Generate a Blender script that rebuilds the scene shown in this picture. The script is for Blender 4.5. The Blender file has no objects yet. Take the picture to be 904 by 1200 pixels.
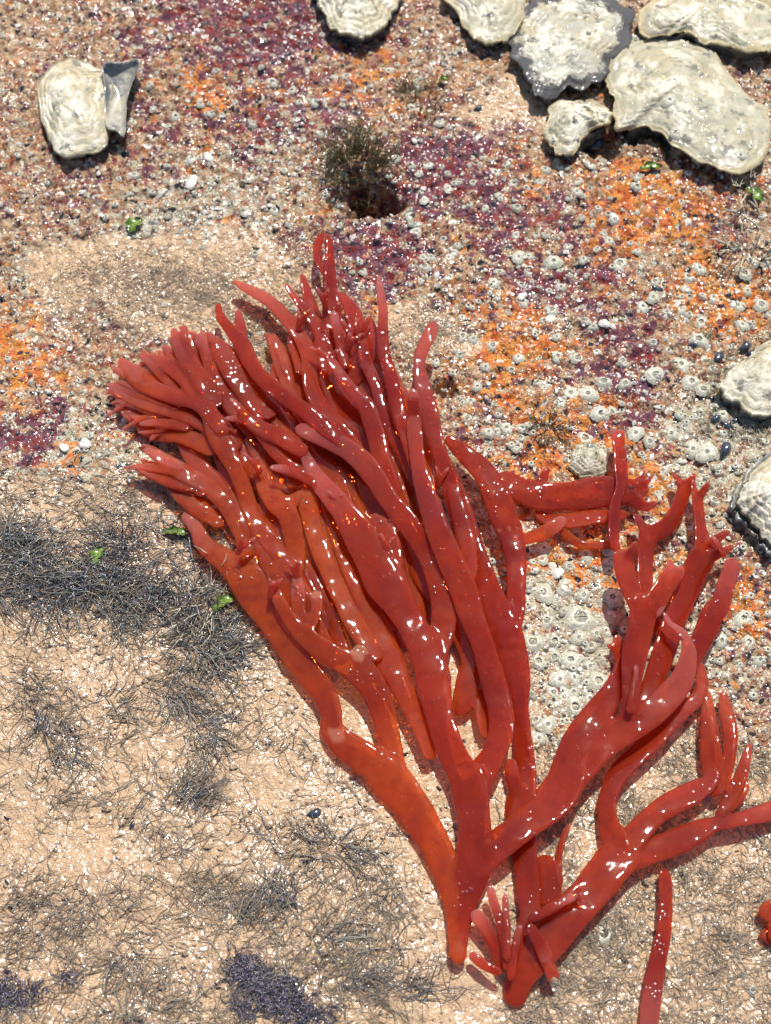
import bpy, bmesh, math, random
import numpy as np
from mathutils import Vector, Matrix
from mathutils.bvhtree import BVHTree
from mathutils.kdtree import KDTree

random.seed(7); rng = np.random.default_rng(7)
scene = bpy.context.scene
col = scene.collection

# ------------------------------------------------------------------ camera
PW, PH = 904.0, 1200.0
DIST, TILT, VFOV = 0.34, math.radians(24), math.radians(44)
CAM = Vector((0, -DIST*math.sin(TILT), DIST*math.cos(TILT)))
cd = bpy.data.cameras.new('camera'); cam = bpy.data.objects.new('camera', cd); col.objects.link(cam)
cam.location = CAM; cam.rotation_euler = (TILT, 0, 0)
cd.sensor_fit = 'VERTICAL'; cd.sensor_height = 24; cd.sensor_width = 24
cd.lens = 12/math.tan(VFOV/2); cd.clip_start = 0.01; cd.clip_end = 20
cd.dof.use_dof = True; cd.dof.focus_distance = 0.325; cd.dof.aperture_fstop = 13
scene.camera = cam

# ------------------------------------------------------------------ sky, sun, exposure
SUN_EL, SUN_AZ = math.radians(61), math.radians(12)      # azimuth measured from +Y towards +X
w = bpy.data.worlds.new('World'); scene.world = w; w.use_nodes = True
nt = w.node_tree; sky = nt.nodes.new('ShaderNodeTexSky'); sky.sky_type = 'NISHITA'; sky.sun_disc = False
sky.sun_elevation = SUN_EL; sky.sun_rotation = SUN_AZ
nt.links.new(sky.outputs[0], nt.nodes['Background'].inputs[0]); nt.nodes['Background'].inputs[1].default_value = 0.10
sd = bpy.data.lights.new('sun', 'SUN'); sd.energy = 4.6; sd.angle = math.radians(0.5); sd.color = (1, .95, .88)
so = bpy.data.objects.new('sun', sd); col.objects.link(so); so.location = (0.3, 0.6, 1.2)
sv = Vector((math.sin(SUN_AZ)*math.cos(SUN_EL), math.cos(SUN_AZ)*math.cos(SUN_EL), math.sin(SUN_EL)))
so.rotation_euler = sv.to_track_quat('Z', 'Y').to_euler()
scene.view_settings.view_transform = 'Standard'; scene.view_settings.look = 'None'
scene.view_settings.exposure = 0.35; scene.view_settings.gamma = 1; scene.view_settings.use_curve_mapping = False
scene.render.engine = 'CYCLES'
scene.cycles.transparent_max_bounces = 16; scene.cycles.max_bounces = 5; scene.cycles.diffuse_bounces = 2; scene.cycles.caustics_reflective = False; scene.cycles.caustics_refractive = False

# ------------------------------------------------------------------ photo point -> place on the rock
TV = math.tan(VFOV/2); CT, ST = math.cos(TILT), math.sin(TILT)
def ray(px, py):
    u = (px-PW/2)/(PH/2)*TV; v = (PH/2-py)/(PH/2)*TV
    return Vector((u, v*CT+ST, v*ST-CT))
def project(x, y, z=0.0):
    dx, dy, dz = x-CAM.x, y-CAM.y, z-CAM.z
    v = dy*CT+dz*ST; d = dy*ST-dz*CT
    d = np.maximum(d, 1e-4)
    return PW/2+dx/d/TV*PH/2, PH/2-v/d/TV*PH/2

# ------------------------------------------------------------------ noise
def _hash(ix, iy, s):
    n = (ix*374761393+iy*668265263+s*1442695041) & 0xffffffff
    n = ((n ^ (n >> 13))*1274126177) & 0xffffffff
    return ((n ^ (n >> 16)) & 0xffff)/65535.0
def vnoise(x, y, s=0):
    x = np.asarray(x, float); y = np.asarray(y, float)
    ix = np.floor(x).astype(np.int64); iy = np.floor(y).astype(np.int64)
    fx = x-ix; fy = y-iy; fx = fx*fx*(3-2*fx); fy = fy*fy*(3-2*fy)
    a = _hash(ix, iy, s); b = _hash(ix+1, iy, s); c = _hash(ix, iy+1, s); d = _hash(ix+1, iy+1, s)
    return (a*(1-fx)+b*fx)*(1-fy)+(c*(1-fx)+d*fx)*fy
def fbm(x, y, s=0, o=3):
    t = 0; a = .5; m = 0
    for k in range(o):
        t = t+a*vnoise(x, y, s+k*17); m += a; x = x*2.03+5.1; y = y*2.03+3.7; a *= .5
    return t/m
def worley(x, y, s=0):
    ix = np.floor(x).astype(np.int64); iy = np.floor(y).astype(np.int64); d = np.full(x.shape, 9.0)
    for i in (-1, 0, 1):
        for j in (-1, 0, 1):
            px = ix+i+_hash(ix+i, iy+j, s); py = iy+j+_hash(ix+i, iy+j, s+91)
            d = np.minimum(d, (px-x)**2+(py-y)**2)
    return np.sqrt(d)
def glow(x, y):                       # broad swell of the rock, metres
    return (fbm(x*9+3, y*9+7, 3, 2)-.5)*.012
LX = np.arange(-.30, .3001, .002); LY = np.arange(-.25, .3501, .002)
LG = glow(*np.meshgrid(LX, LY))
def lut(T, x, y, x0, y0, d):
    i = min(max((x-x0)/d, 0), T.shape[1]-1.001); j = min(max((y-y0)/d, 0), T.shape[0]-1.001); a, b = int(i), int(j); u, v = i-a, j-b
    return float((T[b,a]*(1-u)+T[b,a+1]*u)*(1-v)+(T[b+1,a]*(1-u)+T[b+1,a+1]*u)*v)
def P(px, py, zmm):
    r = ray(px, py); z = zmm*.001
    for k in range(2):
        t = (z-CAM.z)/r.z; p = CAM+r*t
        z = zmm*.001+lut(LG, p.x, p.y, -.30, -.25, .002)
    return p
def pxsize(p):                        # metres per photo pixel at a place
    d = (p.y-CAM.y)*ST-(p.z-CAM.z)*CT
    return d*TV/(PH/2)

# zones in photo coordinates: (cx, cy, rx, ry, strength)
Z_SAND = [(200,330,150,62,1.2),(500,395,48,42,.9),(590,135,75,40,.7),(60,50,90,40,.4),(150,860,420,260,1.4),(330,1080,430,240,1.4),
          (760,1060,200,150,1.2),(780,930,150,90,.9),(60,600,200,60,.7),(40,420,60,40,.2),(120,590,140,40,.5)]
Z_PURPLE = [(300,30,140,60,1),(340,130,90,45,.8),(520,205,95,60,1),(440,305,80,55,1),(30,490,42,34,1.1),(665,335,70,40,.9),(735,440,55,70,.8),
            (595,255,70,40,.8),(180,150,90,60,.4),(90,200,80,50,.3),(690,300,60,40,.5),(860,240,40,40,.6),(160,60,60,40,.4),(570,520,60,40,.5),(880,660,40,60,.4)]
Z_ORANGE = [(775,255,95,55,1.2),(595,405,85,60,1.1),(860,345,70,45,1),(650,530,110,90,.9),(765,560,45,45,.9),(35,390,45,60,.9),(250,110,70,45,.6),
            (430,95,60,35,.6),(885,700,40,60,.9),(722,1105,34,22,1.1),(700,640,110,40,.9),(600,470,60,40,.6),(640,210,60,30,.5),(120,530,50,30,.3),(300,290,50,30,.5),(640,850,40,30,.6)]
Z_GREY = [(670,750,75,130,1),(225,250,110,60,.7),(60,330,90,50,.5),(100,530,100,60,.7),(845,510,70,80,.8),(330,170,80,40,.5),(560,520,60,50,.5),(850,760,60,70,.6),(690,330,60,60,.2)]
def zone(lst, px, py):
    t = np.zeros_like(px)
    for cx, cy, rx, ry, s in lst:
        t = np.maximum(t, s*np.exp(-(((px-cx)/rx)**2+((py-cy)/ry)**2)**1.5*.8))
    return t
def masks(x, y):
    px, py = project(x, y)
    wx = (fbm(x*60, y*60, 11)-.5)*90; wy = (fbm(x*60, y*60, 12)-.5)*90
    px = px+wx; py = py+wy
    sand = np.clip(zone(Z_SAND, px, py), 0, 1)
    out = (py > 1250) | (px < -80)
    sand = np.where(out, np.maximum(sand, .8*(py > 560)), sand)
    return sand, zone(Z_PURPLE, px, py), zone(Z_ORANGE, px, py), zone(Z_GREY, px, py)
HOLES = [(432,240,38,20,15.),(700,165,34,20,5.),(745,160,60,14,3.),(518,462,14,16,5.)]
def ground_h(x, y, m=None):
    m = m or masks(x, y)
    crust = 1-m[0]
    h = glow(x, y); out = np.maximum.reduce([np.abs(x)-.137, y-.202, -.142-y, np.zeros_like(x)]); fade = np.exp(-out/.03)
    wx = x+.0015*(fbm(x*300, y*300, 21)-.5); wy = y+.0015*(fbm(x*300, y*300, 22)-.5)
    w1 = worley(wx*230, wy*230, 5); w2 = worley(wx*520, wy*520, 8)
    h = h+fade*crust*((.55-w1)*.0022+(.5-w2)*.0010+(fbm(x*400, y*400, 31)-.5)*.0014)
    h = h+fade*(1-crust)*((fbm(x*160, y*160, 41)-.5)*.0016+(fbm(x*700, y*700, 42)-.5)*.0004)
    px, py = project(x, y)
    px = px+(fbm(x*220, y*220, 51)-.5)*46; py = py+(fbm(x*220, y*220, 52)-.5)*34
    for cx, cy, rx, ry, d in HOLES:
        h = h-d*.001*np.exp(-(((px-cx)/rx)**2+((py-cy)/ry)**2)**2)
    return h

# ------------------------------------------------------------------ materials
class NT:
    def __init__(s, name):
        s.m = bpy.data.materials.new(name); s.m.use_nodes = True; s.t = s.m.node_tree
        s.p = s.t.nodes['Principled BSDF']; s.out = s.t.nodes['Material Output']
    def n(s, kind, **kw):
        nd = s.t.nodes.new('ShaderNode'+kind)
        for k, v in kw.items():
            if k.startswith('i_'):
                nd.inputs[k[2:].replace('_', ' ')].default_value = v
            else: setattr(nd, k, v)
        return nd
    def l(s, a, b): s.t.links.new(a, b)
    def put(s, sock, v):
        if isinstance(v, (int, float)): sock.default_value = v
        elif isinstance(v, tuple): sock.default_value = v if len(v) != 3 or sock.type == 'VECTOR' else (*v, 1)
        else: s.l(v, sock)
    def math(s, op, a, b=0.0, clamp=False):
        nd = s.n('Math', operation=op, use_clamp=clamp); s.put(nd.inputs[0], a); s.put(nd.inputs[1], b); return nd.outputs[0]
    def step(s, v, lo, hi):
        nd = s.n('MapRange', interpolation_type='SMOOTHSTEP'); s.put(nd.inputs[0], v); nd.inputs[1].default_value = lo; nd.inputs[2].default_value = hi
        return nd.outputs[0]
    def mix(s, f, a, b):
        nd = s.n('Mix', data_type='RGBA'); s.put(nd.inputs[0], f); s.put(nd.inputs[6], a); s.put(nd.inputs[7], b); return nd.outputs[2]
    def coord(s): return s.n('TexCoord').outputs['Object']
    def noise(s, co, scale, detail=3, rough=.55, dist=0., off=0.):
        if off:
            mp = s.n('Mapping'); s.l(co, mp.inputs[0]); mp.inputs[1].default_value = (off, off*.7, off*.3); co = mp.outputs[0]
        nd = s.n('TexNoise'); s.l(co, nd.inputs['Vector']); nd.inputs['Scale'].default_value = scale
        nd.inputs['Detail'].default_value = detail; nd.inputs['Roughness'].default_value = rough; nd.inputs['Distortion'].default_value = dist
        return nd.outputs['Fac']
    def voro(s, co, scale, out='Distance', feature='F1', rnd=1.):
        nd = s.n('TexVoronoi', feature=feature); s.l(co, nd.inputs['Vector']); nd.inputs['Scale'].default_value = scale
        return nd.outputs[out]
    def attr(s, name, out='Fac'):
        return s.n('Attribute', attribute_name=name).outputs[out]
    def ramp(s, f, stops):
        nd = s.n('ValToRGB'); s.put(nd.inputs[0], f); e = nd.color_ramp.elements
        while len(e) < len(stops): e.new(.5)
        for i, (p, c) in enumerate(stops): e[i].position = p; e[i].color = (*c, 1)
        return nd.outputs[0]
    def bump(s, h, dist, strength=1., normal=None):
        nd = s.n('Bump'); s.l(h, nd.inputs['Height']); nd.inputs['Distance'].default_value = dist; nd.inputs['Strength'].default_value = strength
        if normal: s.l(normal, nd.inputs['Normal'])
        return nd.outputs[0]
    def set(s, **kw):
        for k, v in kw.items(): s.put(s.p.inputs[k.replace('_', ' ')], v)

def mat_rock():
    s = NT('wet_encrusted_rock'); co = s.coord()
    sand, pur, ora, gre = (s.attr(a) for a in ('sand', 'purple', 'orange', 'grey'))
    wob = s.n('TexNoise'); s.l(co, wob.inputs['Vector']); wob.inputs['Scale'].default_value = 420; wob.inputs['Detail'].default_value = 3
    va = s.n('VectorMath', operation='MULTIPLY_ADD'); s.l(wob.outputs['Color'], va.inputs[0]); va.inputs[1].default_value = (.0035,)*3; s.l(co, va.inputs[2])
    cw = va.outputs[0]
    n1 = s.noise(cw, 150, 7, .72); n2 = s.noise(cw, 190, 7, .72, off=3.3); n3 = s.noise(cw, 260, 6, .7, off=7.1); nf = s.noise(co, 1500, 3)
    n4 = s.noise(cw, 330, 5, .7, off=1.7); n5 = s.noise(cw, 420, 5, .7, off=9.4)
    # sandstone film with a haze of fine grains
    sc = s.mix(n2, (.57,.38,.225), (.44,.29,.175))
    sc = s.mix(s.step(nf, .35, .75), sc, (.64,.45,.28))
    sc = s.mix(s.math('MULTIPLY', s.step(n4, .58, .68), .55), sc, (.30,.23,.16))
    sc = s.mix(s.math('MULTIPLY', s.step(n5, .60, .68), .6), sc, (.66,.60,.50))
    sc = s.mix(s.math('MULTIPLY', s.step(n3, .62, .72), .4), sc, (.55,.36,.24))
    # crust
    cc = s.ramp(n4, [(0, (.04,.02,.03)), (.36, (.15,.06,.05)), (.44, (.34,.20,.11)), (.52, (.50,.37,.22)), (.57, (.30,.12,.055)), (.64, (.42,.16,.05)), (.75, (.14,.05,.055))])
    f = s.step(s.math('ADD', s.math('MULTIPLY', gre, .16), n5), .56, .62)
    cc = s.mix(f, cc, s.mix(nf, (.32,.29,.20), (.60,.54,.41)))
    f = s.step(s.math('ADD', s.math('MULTIPLY', ora, .17), n1), .595, .63)
    oc = s.ramp(n3, [(.32, (.30,.05,.02)), (.42, (.52,.12,.03)), (.50, (.60,.21,.04)), (.58, (.60,.31,.07)), (.70, (.52,.38,.20))])
    cc = s.mix(f, cc, oc)
    f = s.step(s.math('ADD', s.math('MULTIPLY', pur, .16), n2), .585, .62)
    pc = s.ramp(n4, [(.2, (.055,.02,.04)), (.45, (.13,.045,.07)), (.6, (.20,.075,.085)), (.8, (.30,.11,.09))])
    cc = s.mix(f, cc, pc)
    f = s.step(s.math('ADD', s.math('MULTIPLY', pur, .08), n3), .57, .62)
    cc = s.mix(s.math('MULTIPLY', f, .9), cc, (.22,.03,.022))
    # small dark specks and white lime flecks
    vd = s.voro(cw, 520, 'Distance'); vc = s.n('SeparateColor'); s.l(s.voro(cw, 520, 'Color'), vc.inputs[0])
    fl = s.math('MULTIPLY', s.step(vc.outputs[0], .90, .92), s.step(s.math('SUBTRACT', .42, vd), 0, .06))
    cc = s.mix(fl, cc, (.66,.64,.56))
    dk = s.math('MULTIPLY', s.step(vc.outputs[1], .84, .86), s.step(s.math('SUBTRACT', .5, vd), 0, .1))
    cc = s.mix(dk, cc, (.025,.028,.035))
    sm = s.step(s.math('ADD', sand, s.math('MULTIPLY', s.math('SUBTRACT', n1, .5), .9)), .38, .62)
    c = s.mix(sm, cc, sc)
    b1 = s.noise(cw, 700, 4, .6); b2 = s.noise(co, 2200, 2, .5)
    h = s.math('ADD', b1, s.math('MULTIPLY', b2, .35))
    nb = s.bump(h, .0012, 1.0)
    cb = s.bump(s.noise(co, 430, 2, .5, off=2.), .0011, 1.0)
    s.set(Base_Color=c, Roughness=.65, Specular_IOR_Level=.12, Normal=nb, Coat_Weight=s.math('ADD', .25, s.math('MULTIPLY', s.step(s.noise(co, 70, 2), .42, .6), .7)), Coat_Roughness=.16, Coat_IOR=1.5, Coat_Normal=cb)
    return s.m

def mat_seaweed():
    s = NT('red_seaweed_flesh'); co = s.coord()
    tip, hue, pale = s.attr('tip'), s.attr('hue'), s.attr('pale')
    n1 = s.noise(co, 45, 3); n2 = s.noise(co, 420, 3); n3 = s.noise(co, 90, 3, off=4.)
    c = s.mix(hue, (.365,.033,.015), (.56,.115,.016))
    c = s.mix(s.math('MULTIPLY', s.step(n1, .42, .68), .6), c, (.20,.013,.012))
    c = s.mix(s.math('MULTIPLY', s.step(n3, .5, .75), .35), c, (.62,.10,.035))
    c = s.mix(s.math('MULTIPLY', s.step(n2, .45, .7), .35), c, (.22,.02,.018))
    c = s.mix(s.math('MULTIPLY', s.step(s.noise(co, 1400, 3, .6), .66, .74), .5), c, (.75,.45,.32))
    c = s.mix(s.math('MULTIPLY', tip, .75), c, (.80,.36,.34))
    c = s.mix(s.math('MULTIPLY', pale, .5), c, (.70,.42,.27))
    b = s.bump(s.math('ADD', s.noise(co, 95, 1.5, .45), s.math('MULTIPLY', n2, .012)), .0022, 1.)
    df = s.p; s.set(Base_Color=c, Roughness=.6, Specular_IOR_Level=0., Subsurface_Weight=1., Subsurface_Scale=.0032)
    df.inputs['Subsurface Radius'].default_value = (1., .28, .10); tl = s.n('BsdfTranslucent'); s.put(tl.inputs[0], c)
    m1 = s.n('MixShader'); m1.inputs[0].default_value = .32; s.l(df.outputs[0], m1.inputs[1]); s.l(tl.outputs[0], m1.inputs[2])
    tr = s.n('BsdfTransparent'); s.put(tr.inputs[0], s.mix(hue, (.96,.34,.15), (.99,.50,.15)))
    m2 = s.n('MixShader')
    f = s.math('ADD', s.math('ADD', .34, s.math('MULTIPLY', n3, .14)), s.math('MULTIPLY', tip, .14)); f = s.math('ADD', f, s.math('MULTIPLY', hue, .08))
    s.l(f, m2.inputs[0]); s.l(m1.outputs[0], m2.inputs[1]); s.l(tr.outputs[0], m2.inputs[2])
    gl = s.n('BsdfGlossy'); gl.inputs['Roughness'].default_value = .055; s.l(b, gl.inputs['Normal'])
    fr = s.n('Fresnel'); fr.inputs[0].default_value = 1.45
    ge = s.n('NewGeometry'); front = s.math('SUBTRACT', 1., ge.outputs['Backfacing'])
    m3 = s.n('MixShader'); s.l(s.math('MULTIPLY', fr.outputs[0], front), m3.inputs[0]); s.l(m2.outputs[0], m3.inputs[1]); s.l(gl.outputs[0], m3.inputs[2])
    s.l(m3.outputs[0], s.out.inputs[0])
    return s.m

def mat_shell(name, a, b, dark, rimc):
    s = NT(name); co = s.coord(); rim = s.attr('rim')
    n1 = s.noise(co, 130, 5, .6); n2 = s.noise(co, 330, 4, .6, off=5.); n3 = s.noise(co, 900, 3)
    c = s.mix(s.step(n1, .38, .62), a, b)
    c = s.mix(s.math('MULTIPLY', s.step(s.noise(co, 90, 3, .6, off=2.), .5, .62), .6), c, (.46,.36,.19))
    c = s.mix(s.math('MULTIPLY', s.step(n2, .53, .63), .8), c, (.34,.33,.24))
    c = s.mix(s.math('MULTIPLY', s.step(n2, .30, .40), s.step(n1, .5, .42)), c, (.68,.64,.52))
    c = s.mix(s.math('MULTIPLY', s.step(s.noise(co, 210, 4, .6, off=8.), .58, .66), .85), c, dark)
    c = s.mix(s.step(s.math('ADD', rim, s.math('MULTIPLY', s.math('SUBTRACT', n2, .5), 1.1)), .30, .55), c, rimc)
    c = s.mix(s.math('MULTIPLY', s.n('ObjectInfo').outputs['Random'], .35), c, (.36,.35,.27))
    c = s.mix(s.math('MULTIPLY', s.attr('lam'), .6), c, (.15,.14,.105))
    b_ = s.bump(s.math('ADD', n2, s.math('MULTIPLY', n3, .5)), .0007, .9)
    s.set(Base_Color=c, Roughness=.6, Specular_IOR_Level=.15, Normal=b_, Coat_Weight=.22, Coat_Roughness=.12, Coat_IOR=1.45)
    return s.m

def mat_barnacle(tiny):
    s = NT('barnacle_plates'); co = s.coord(); k = 900 if tiny else 1
    n1 = s.noise(co, 2.2*k, 4, .65); n2 = s.noise(co, 6*k, 3, .6, off=3.)
    c = s.mix(s.step(n1, .36, .62), (.64,.62,.52), (.46,.45,.35))
    c = s.mix(s.math('MULTIPLY', s.step(n2, .56, .66), .8), c, (.20,.20,.15))
    c = s.mix(s.math('MULTIPLY', s.step(n2, .42, .34), .8), c, (.76,.74,.66))
    if not tiny:
        c = s.mix(s.math('MULTIPLY', s.n('ObjectInfo').outputs['Random'], .45), c, (.42,.40,.29))
    s.set(Base_Color=c, Roughness=.5, Specular_IOR_Level=.2, Coat_Weight=.5, Coat_Roughness=.2, Coat_IOR=1.55, Normal=s.bump(n2, .0005 if not tiny else .0003, .8))
    return s.m

def mat_simple(name, c1, c2, scale=400, rough=.45, coat=.7, bump=.0006, coat_r=.18, attr=None):
    s = NT(name); co = s.coord(); n1 = s.noise(co, scale, 4, .6)
    c = s.mix(s.step(n1, .35, .65), c1, c2)
    if attr: c = s.mix(.85, c, s.attr(attr, 'Color'))
    s.set(Base_Color=c, Roughness=rough, Specular_IOR_Level=.2, Coat_Weight=coat, Coat_Roughness=coat_r, Coat_IOR=1.6, Normal=s.bump(s.noise(co, scale*2.5, 3), bump, .8))
    return s.m

def mat_water():
    s = NT('water_glint_bead')
    gl = s.n('BsdfGlossy'); gl.inputs['Roughness'].default_value = .22
    tr = s.n('BsdfTransparent'); fr = s.n('Fresnel'); fr.inputs[0].default_value = 1.55
    mx = s.n('MixShader'); s.l(fr.outputs[0], mx.inputs[0]); s.l(tr.outputs[0], mx.inputs[1]); s.l(gl.outputs[0], mx.inputs[2]); s.l(mx.outputs[0], s.out.inputs[0])
    return s.m

M = dict(rock=mat_rock(), weed=mat_seaweed(),
         oyster=mat_shell('oyster_shell', (.58,.52,.38), (.40,.37,.27), (.05,.055,.06), (.46,.38,.21)),
         oyster_white=mat_shell('oyster_shell_white', (.66,.61,.49), (.52,.45,.31), (.12,.12,.11), (.26,.23,.15)),
         oyster_dark=mat_shell('oyster_shell_dark_rim', (.54,.51,.41), (.38,.37,.31), (.04,.045,.06), (.022,.021,.035)),
         under=mat_simple('oyster_lower_valve', (.04,.042,.05), (.16,.15,.12), 300),  # dark bluish shell; shade of the gap under the lip deepened in colour
         barn=mat_barnacle(False), barn_small=mat_barnacle(True),
         cup=mat_simple('oyster_broken_cup', (.10,.11,.13), (.42,.39,.30), 160),
         operc=mat_simple('barnacle_operculum', (.20,.19,.15), (.50,.47,.37), 4, .5, .6, .0003),
         mussel=mat_simple('mussel_shell', (.012,.018,.03), (.04,.055,.08), 500, .3, 1., .0004, .12),
         frag=mat_simple('shell_fragment', (.76,.73,.66), (.58,.55,.47), 3, .5, .5, .0004),
         strand=mat_simple('algae_filament', (.1,.1,.1), (.1,.1,.1), 400, .4, .8, .0002, .2, 'col'),
         grit=mat_simple('crust_grit', (.3,.3,.3), (.3,.3,.3), 400, .5, .8, .0004, .2, 'col'),
         green=mat_simple('green_algae', (.06,.13,.015), (.20,.28,.03), 500, .35, .8),
         tuft=mat_simple('brown_algae_tuft', (.09,.07,.025), (.20,.16,.07), 600, .45, .8),
         coral=mat_simple('coralline_algae', (.42,.38,.28), (.62,.57,.44), 600, .5, .5),
         water=mat_water())

# ------------------------------------------------------------------ object helpers
def link(name, me, mat=None, parent=None, **props):
    o = bpy.data.objects.new(name, me); col.objects.link(o)
    if mat and me: me.materials.clear(); me.materials.append(mat)
    if parent: o.parent = parent
    for k, v in props.items(): o[k] = v
    return o
def mesh(name, v, f, smooth=True):
    me = bpy.data.meshes.new(name); me.from_pydata([tuple(p) for p in v], [], f); me.update()
    if smooth: me.polygons.foreach_set('use_smooth', [True]*len(me.polygons))
    return me
def fast_mesh(name, V, F, n, smooth=True):         # V (N,3) array, F (M,n) array
    me = bpy.data.meshes.new(name); V = np.asarray(V, np.float32); F = np.asarray(F, np.int32)
    me.vertices.add(len(V)); me.vertices.foreach_set('co', V.ravel())
    me.loops.add(F.size); me.loops.foreach_set('vertex_index', F.ravel())
    me.polygons.add(len(F)); me.polygons.foreach_set('loop_start', np.arange(len(F), dtype=np.int32)*n)
    me.polygons.foreach_set('use_smooth', np.full(len(F), smooth))
    me.update(calc_edges=True); return me
def fattr(me, name, arr):
    a = me.attributes.new(name, 'FLOAT', 'POINT'); a.data.foreach_set('value', np.asarray(arr, np.float32))
def cattr(me, name, arr):
    a = me.attributes.new(name, 'FLOAT_COLOR', 'POINT'); arr = np.asarray(arr, np.float32)
    a.data.foreach_set('color', np.hstack([arr, np.ones((len(arr), 1), np.float32)]).ravel())
def empty(name, loc, **props):
    o = bpy.data.objects.new(name, None); o.location = loc; o.empty_display_size = .01; col.objects.link(o)
    for k, v in props.items(): o[k] = v
    return o

# ------------------------------------------------------------------ the rock
def axis(lo, hi, d, far):
    c = list(np.arange(lo, hi+d/2, d)); s = d; p = hi; up = []
    while p < far: s *= 1.25; p += s; up.append(p)
    s = d; p = lo; dn = []
    while p > -far: s *= 1.25; p -= s; dn.append(p)
    return np.array(dn[::-1]+c+up)
gx = axis(-.135, .135, .00048, 1.6); gy = axis(-.140, .200, .00048, 1.6)
X, Y = np.meshgrid(gx, gy); mk = masks(X, Y); H = ground_h(X, Y, mk)
nx, ny = len(gx), len(gy)
idx = np.arange(nx*ny).reshape(ny, nx)
F = np.stack([idx[:-1,:-1], idx[:-1,1:], idx[1:,1:], idx[1:,:-1]], -1).reshape(-1, 4)
V = np.stack([X, Y, H], -1).reshape(-1, 3)
gm = fast_mesh('rock', V, F, 4)
for nm, a in zip(('sand', 'purple', 'orange', 'grey'), mk): fattr(gm, nm, a.ravel())
rock = link('rock_ground', gm, M['rock'], kind='structure', label='wet sandy rock crusted with purple and orange growth', category='rock')
ci, cj = int(np.argmin(abs(gx+.135))), int(np.argmin(abs(gy+.140))); HC = H[cj:cj+708, ci:ci+562]
def gh(x, y):
    if -.135 < x < .13 and -.14 < y < .195: return lut(HC, x, y, -.135, -.140, .00048)
    return float(ground_h(np.array([x]), np.array([y]))[0])
def gpt(px, py):
    p = P(px, py, 0)
    for k in range(3):
        z = gh(p.x, p.y); r = ray(px, py); p = CAM+r*((z-CAM.z)/r.z)
    return p

# ------------------------------------------------------------------ seaweed
def spline(pts, step):
    pts = [np.array(p, float) for p in pts]
    pts = [2*pts[0]-pts[1]]+pts+[2*pts[-1]-pts[-2]]
    out = []
    for i in range(1, len(pts)-2):
        a, b, c, d = pts[i-1:i+3]; n = max(2, int(np.linalg.norm((c-b)[:3])/step))
        for k in range(n):
            t = k/n
            out.append(.5*((2*b)+(c-a)*t+(2*a-5*b+4*c-d)*t*t+(3*b-a-3*c+d)*t**3))
    out.append(pts[-2]); return np.array(out)
def stroke(pts, z, seed):
    """photo points (x, y, width) laid at heights z (mm) -> samples x, y, z, half width"""
    zs = np.interp(np.linspace(0, 1, len(pts)), np.linspace(0, 1, len(z)), z)
    w = []
    for i, ((x, y, wd), h) in enumerate(zip(pts, zs)):
        p = P(x, y, h); w.append((p.x, p.y, p.z, wd*pxsize(p)/2*.88+.00024))
    w = np.array(w)
    for end, nxt in ((0, 1), (-1, -2)):              # blunt ends reach into the body they grow from
        d = w[end]-w[nxt]; d[3] = 0
        if w[end,3] > .0016: w[end] = w[end]+d/(np.linalg.norm(d[:3])+1e-9)*w[end,3]*.75
    s = spline(w, .0009)
    L = np.concatenate([[0], np.cumsum(np.linalg.norm(np.diff(s[:,:3], axis=0), axis=1))])
    s[:,2] += (vnoise(L*70+seed*3.1, L*0+seed, 77)-.5)*.0022
    s[:,3] = np.maximum(s[:,3]*(1+.14*(vnoise(L*110+seed, L*0, 78)-.5)), .0005)
    return s
def tube(s, seed, V, Fq, child=False):
    n = 14; N = len(s); base = len(V)
    T = np.gradient(s[:,:3], axis=0); T /= np.linalg.norm(T, axis=1)[:,None]+1e-9
    up = np.array([0, 0, 1.]); B = np.cross(up, T); B /= np.linalg.norm(B, axis=1)[:,None]+1e-9
    Nn = np.cross(T, B)
    roll = (fbm(s[:,0]*28+3, s[:,1]*28+9, 60, 2)-.5)*1.1
    c, si = np.cos(roll)[:,None], np.sin(roll)[:,None]
    B, Nn = B*c+Nn*si, Nn*c-B*si
    hw = s[:,3]; th = np.clip(hw*.18, .00038, .00072)
    th = np.minimum(th, hw)
    if child: th = th*np.clip(.55+.45*np.linspace(0, 1, N)*3.2, 0, 1)
    e = np.ones(N); Ls = np.concatenate([[0], np.cumsum(np.linalg.norm(np.diff(s[:,:3], axis=0), axis=1))])
    for D, h in ((Ls, hw[0]), (Ls[-1]-Ls, hw[-1])):
        q = np.clip(D/(h*.8), 0, 1); e = np.minimum(e, np.sqrt(np.maximum(.06, 1-(1-q)**2)))
    a = np.arange(n)*2*math.pi/n
    ca = np.sign(np.cos(a))*np.abs(np.cos(a))**.8; sa = np.sign(np.sin(a))*np.sqrt(np.maximum(0, 1-np.abs(ca)**3.5))
    for i in range(N):
        for j in range(n):
            V.append(s[i,:3]+B[i]*ca[j]*hw[i]*e[i]+Nn[i]*sa[j]*th[i]*e[i])
    for i in range(N-1):
        for j in range(n):
            j2 = (j+1) % n
            Fq.append((base+i*n+j, base+i*n+j2, base+(i+1)*n+j2, base+(i+1)*n+j))
    Fq.append(tuple(base+j for j in range(n))[::-1]); Fq.append(tuple(base+(N-1)*n+j for j in range(n)))
WOUNDS = [(395,862,11),(388,858,7),(419,768,8),(371,698,8),(597,619,4),(586,622,4),(606,619,4),(736,642,4),(744,632,5)]      # grazed, bleached spots
ALLS = []                                            # every sample of seaweed, for keeping other things clear
_sid = [0]
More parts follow.
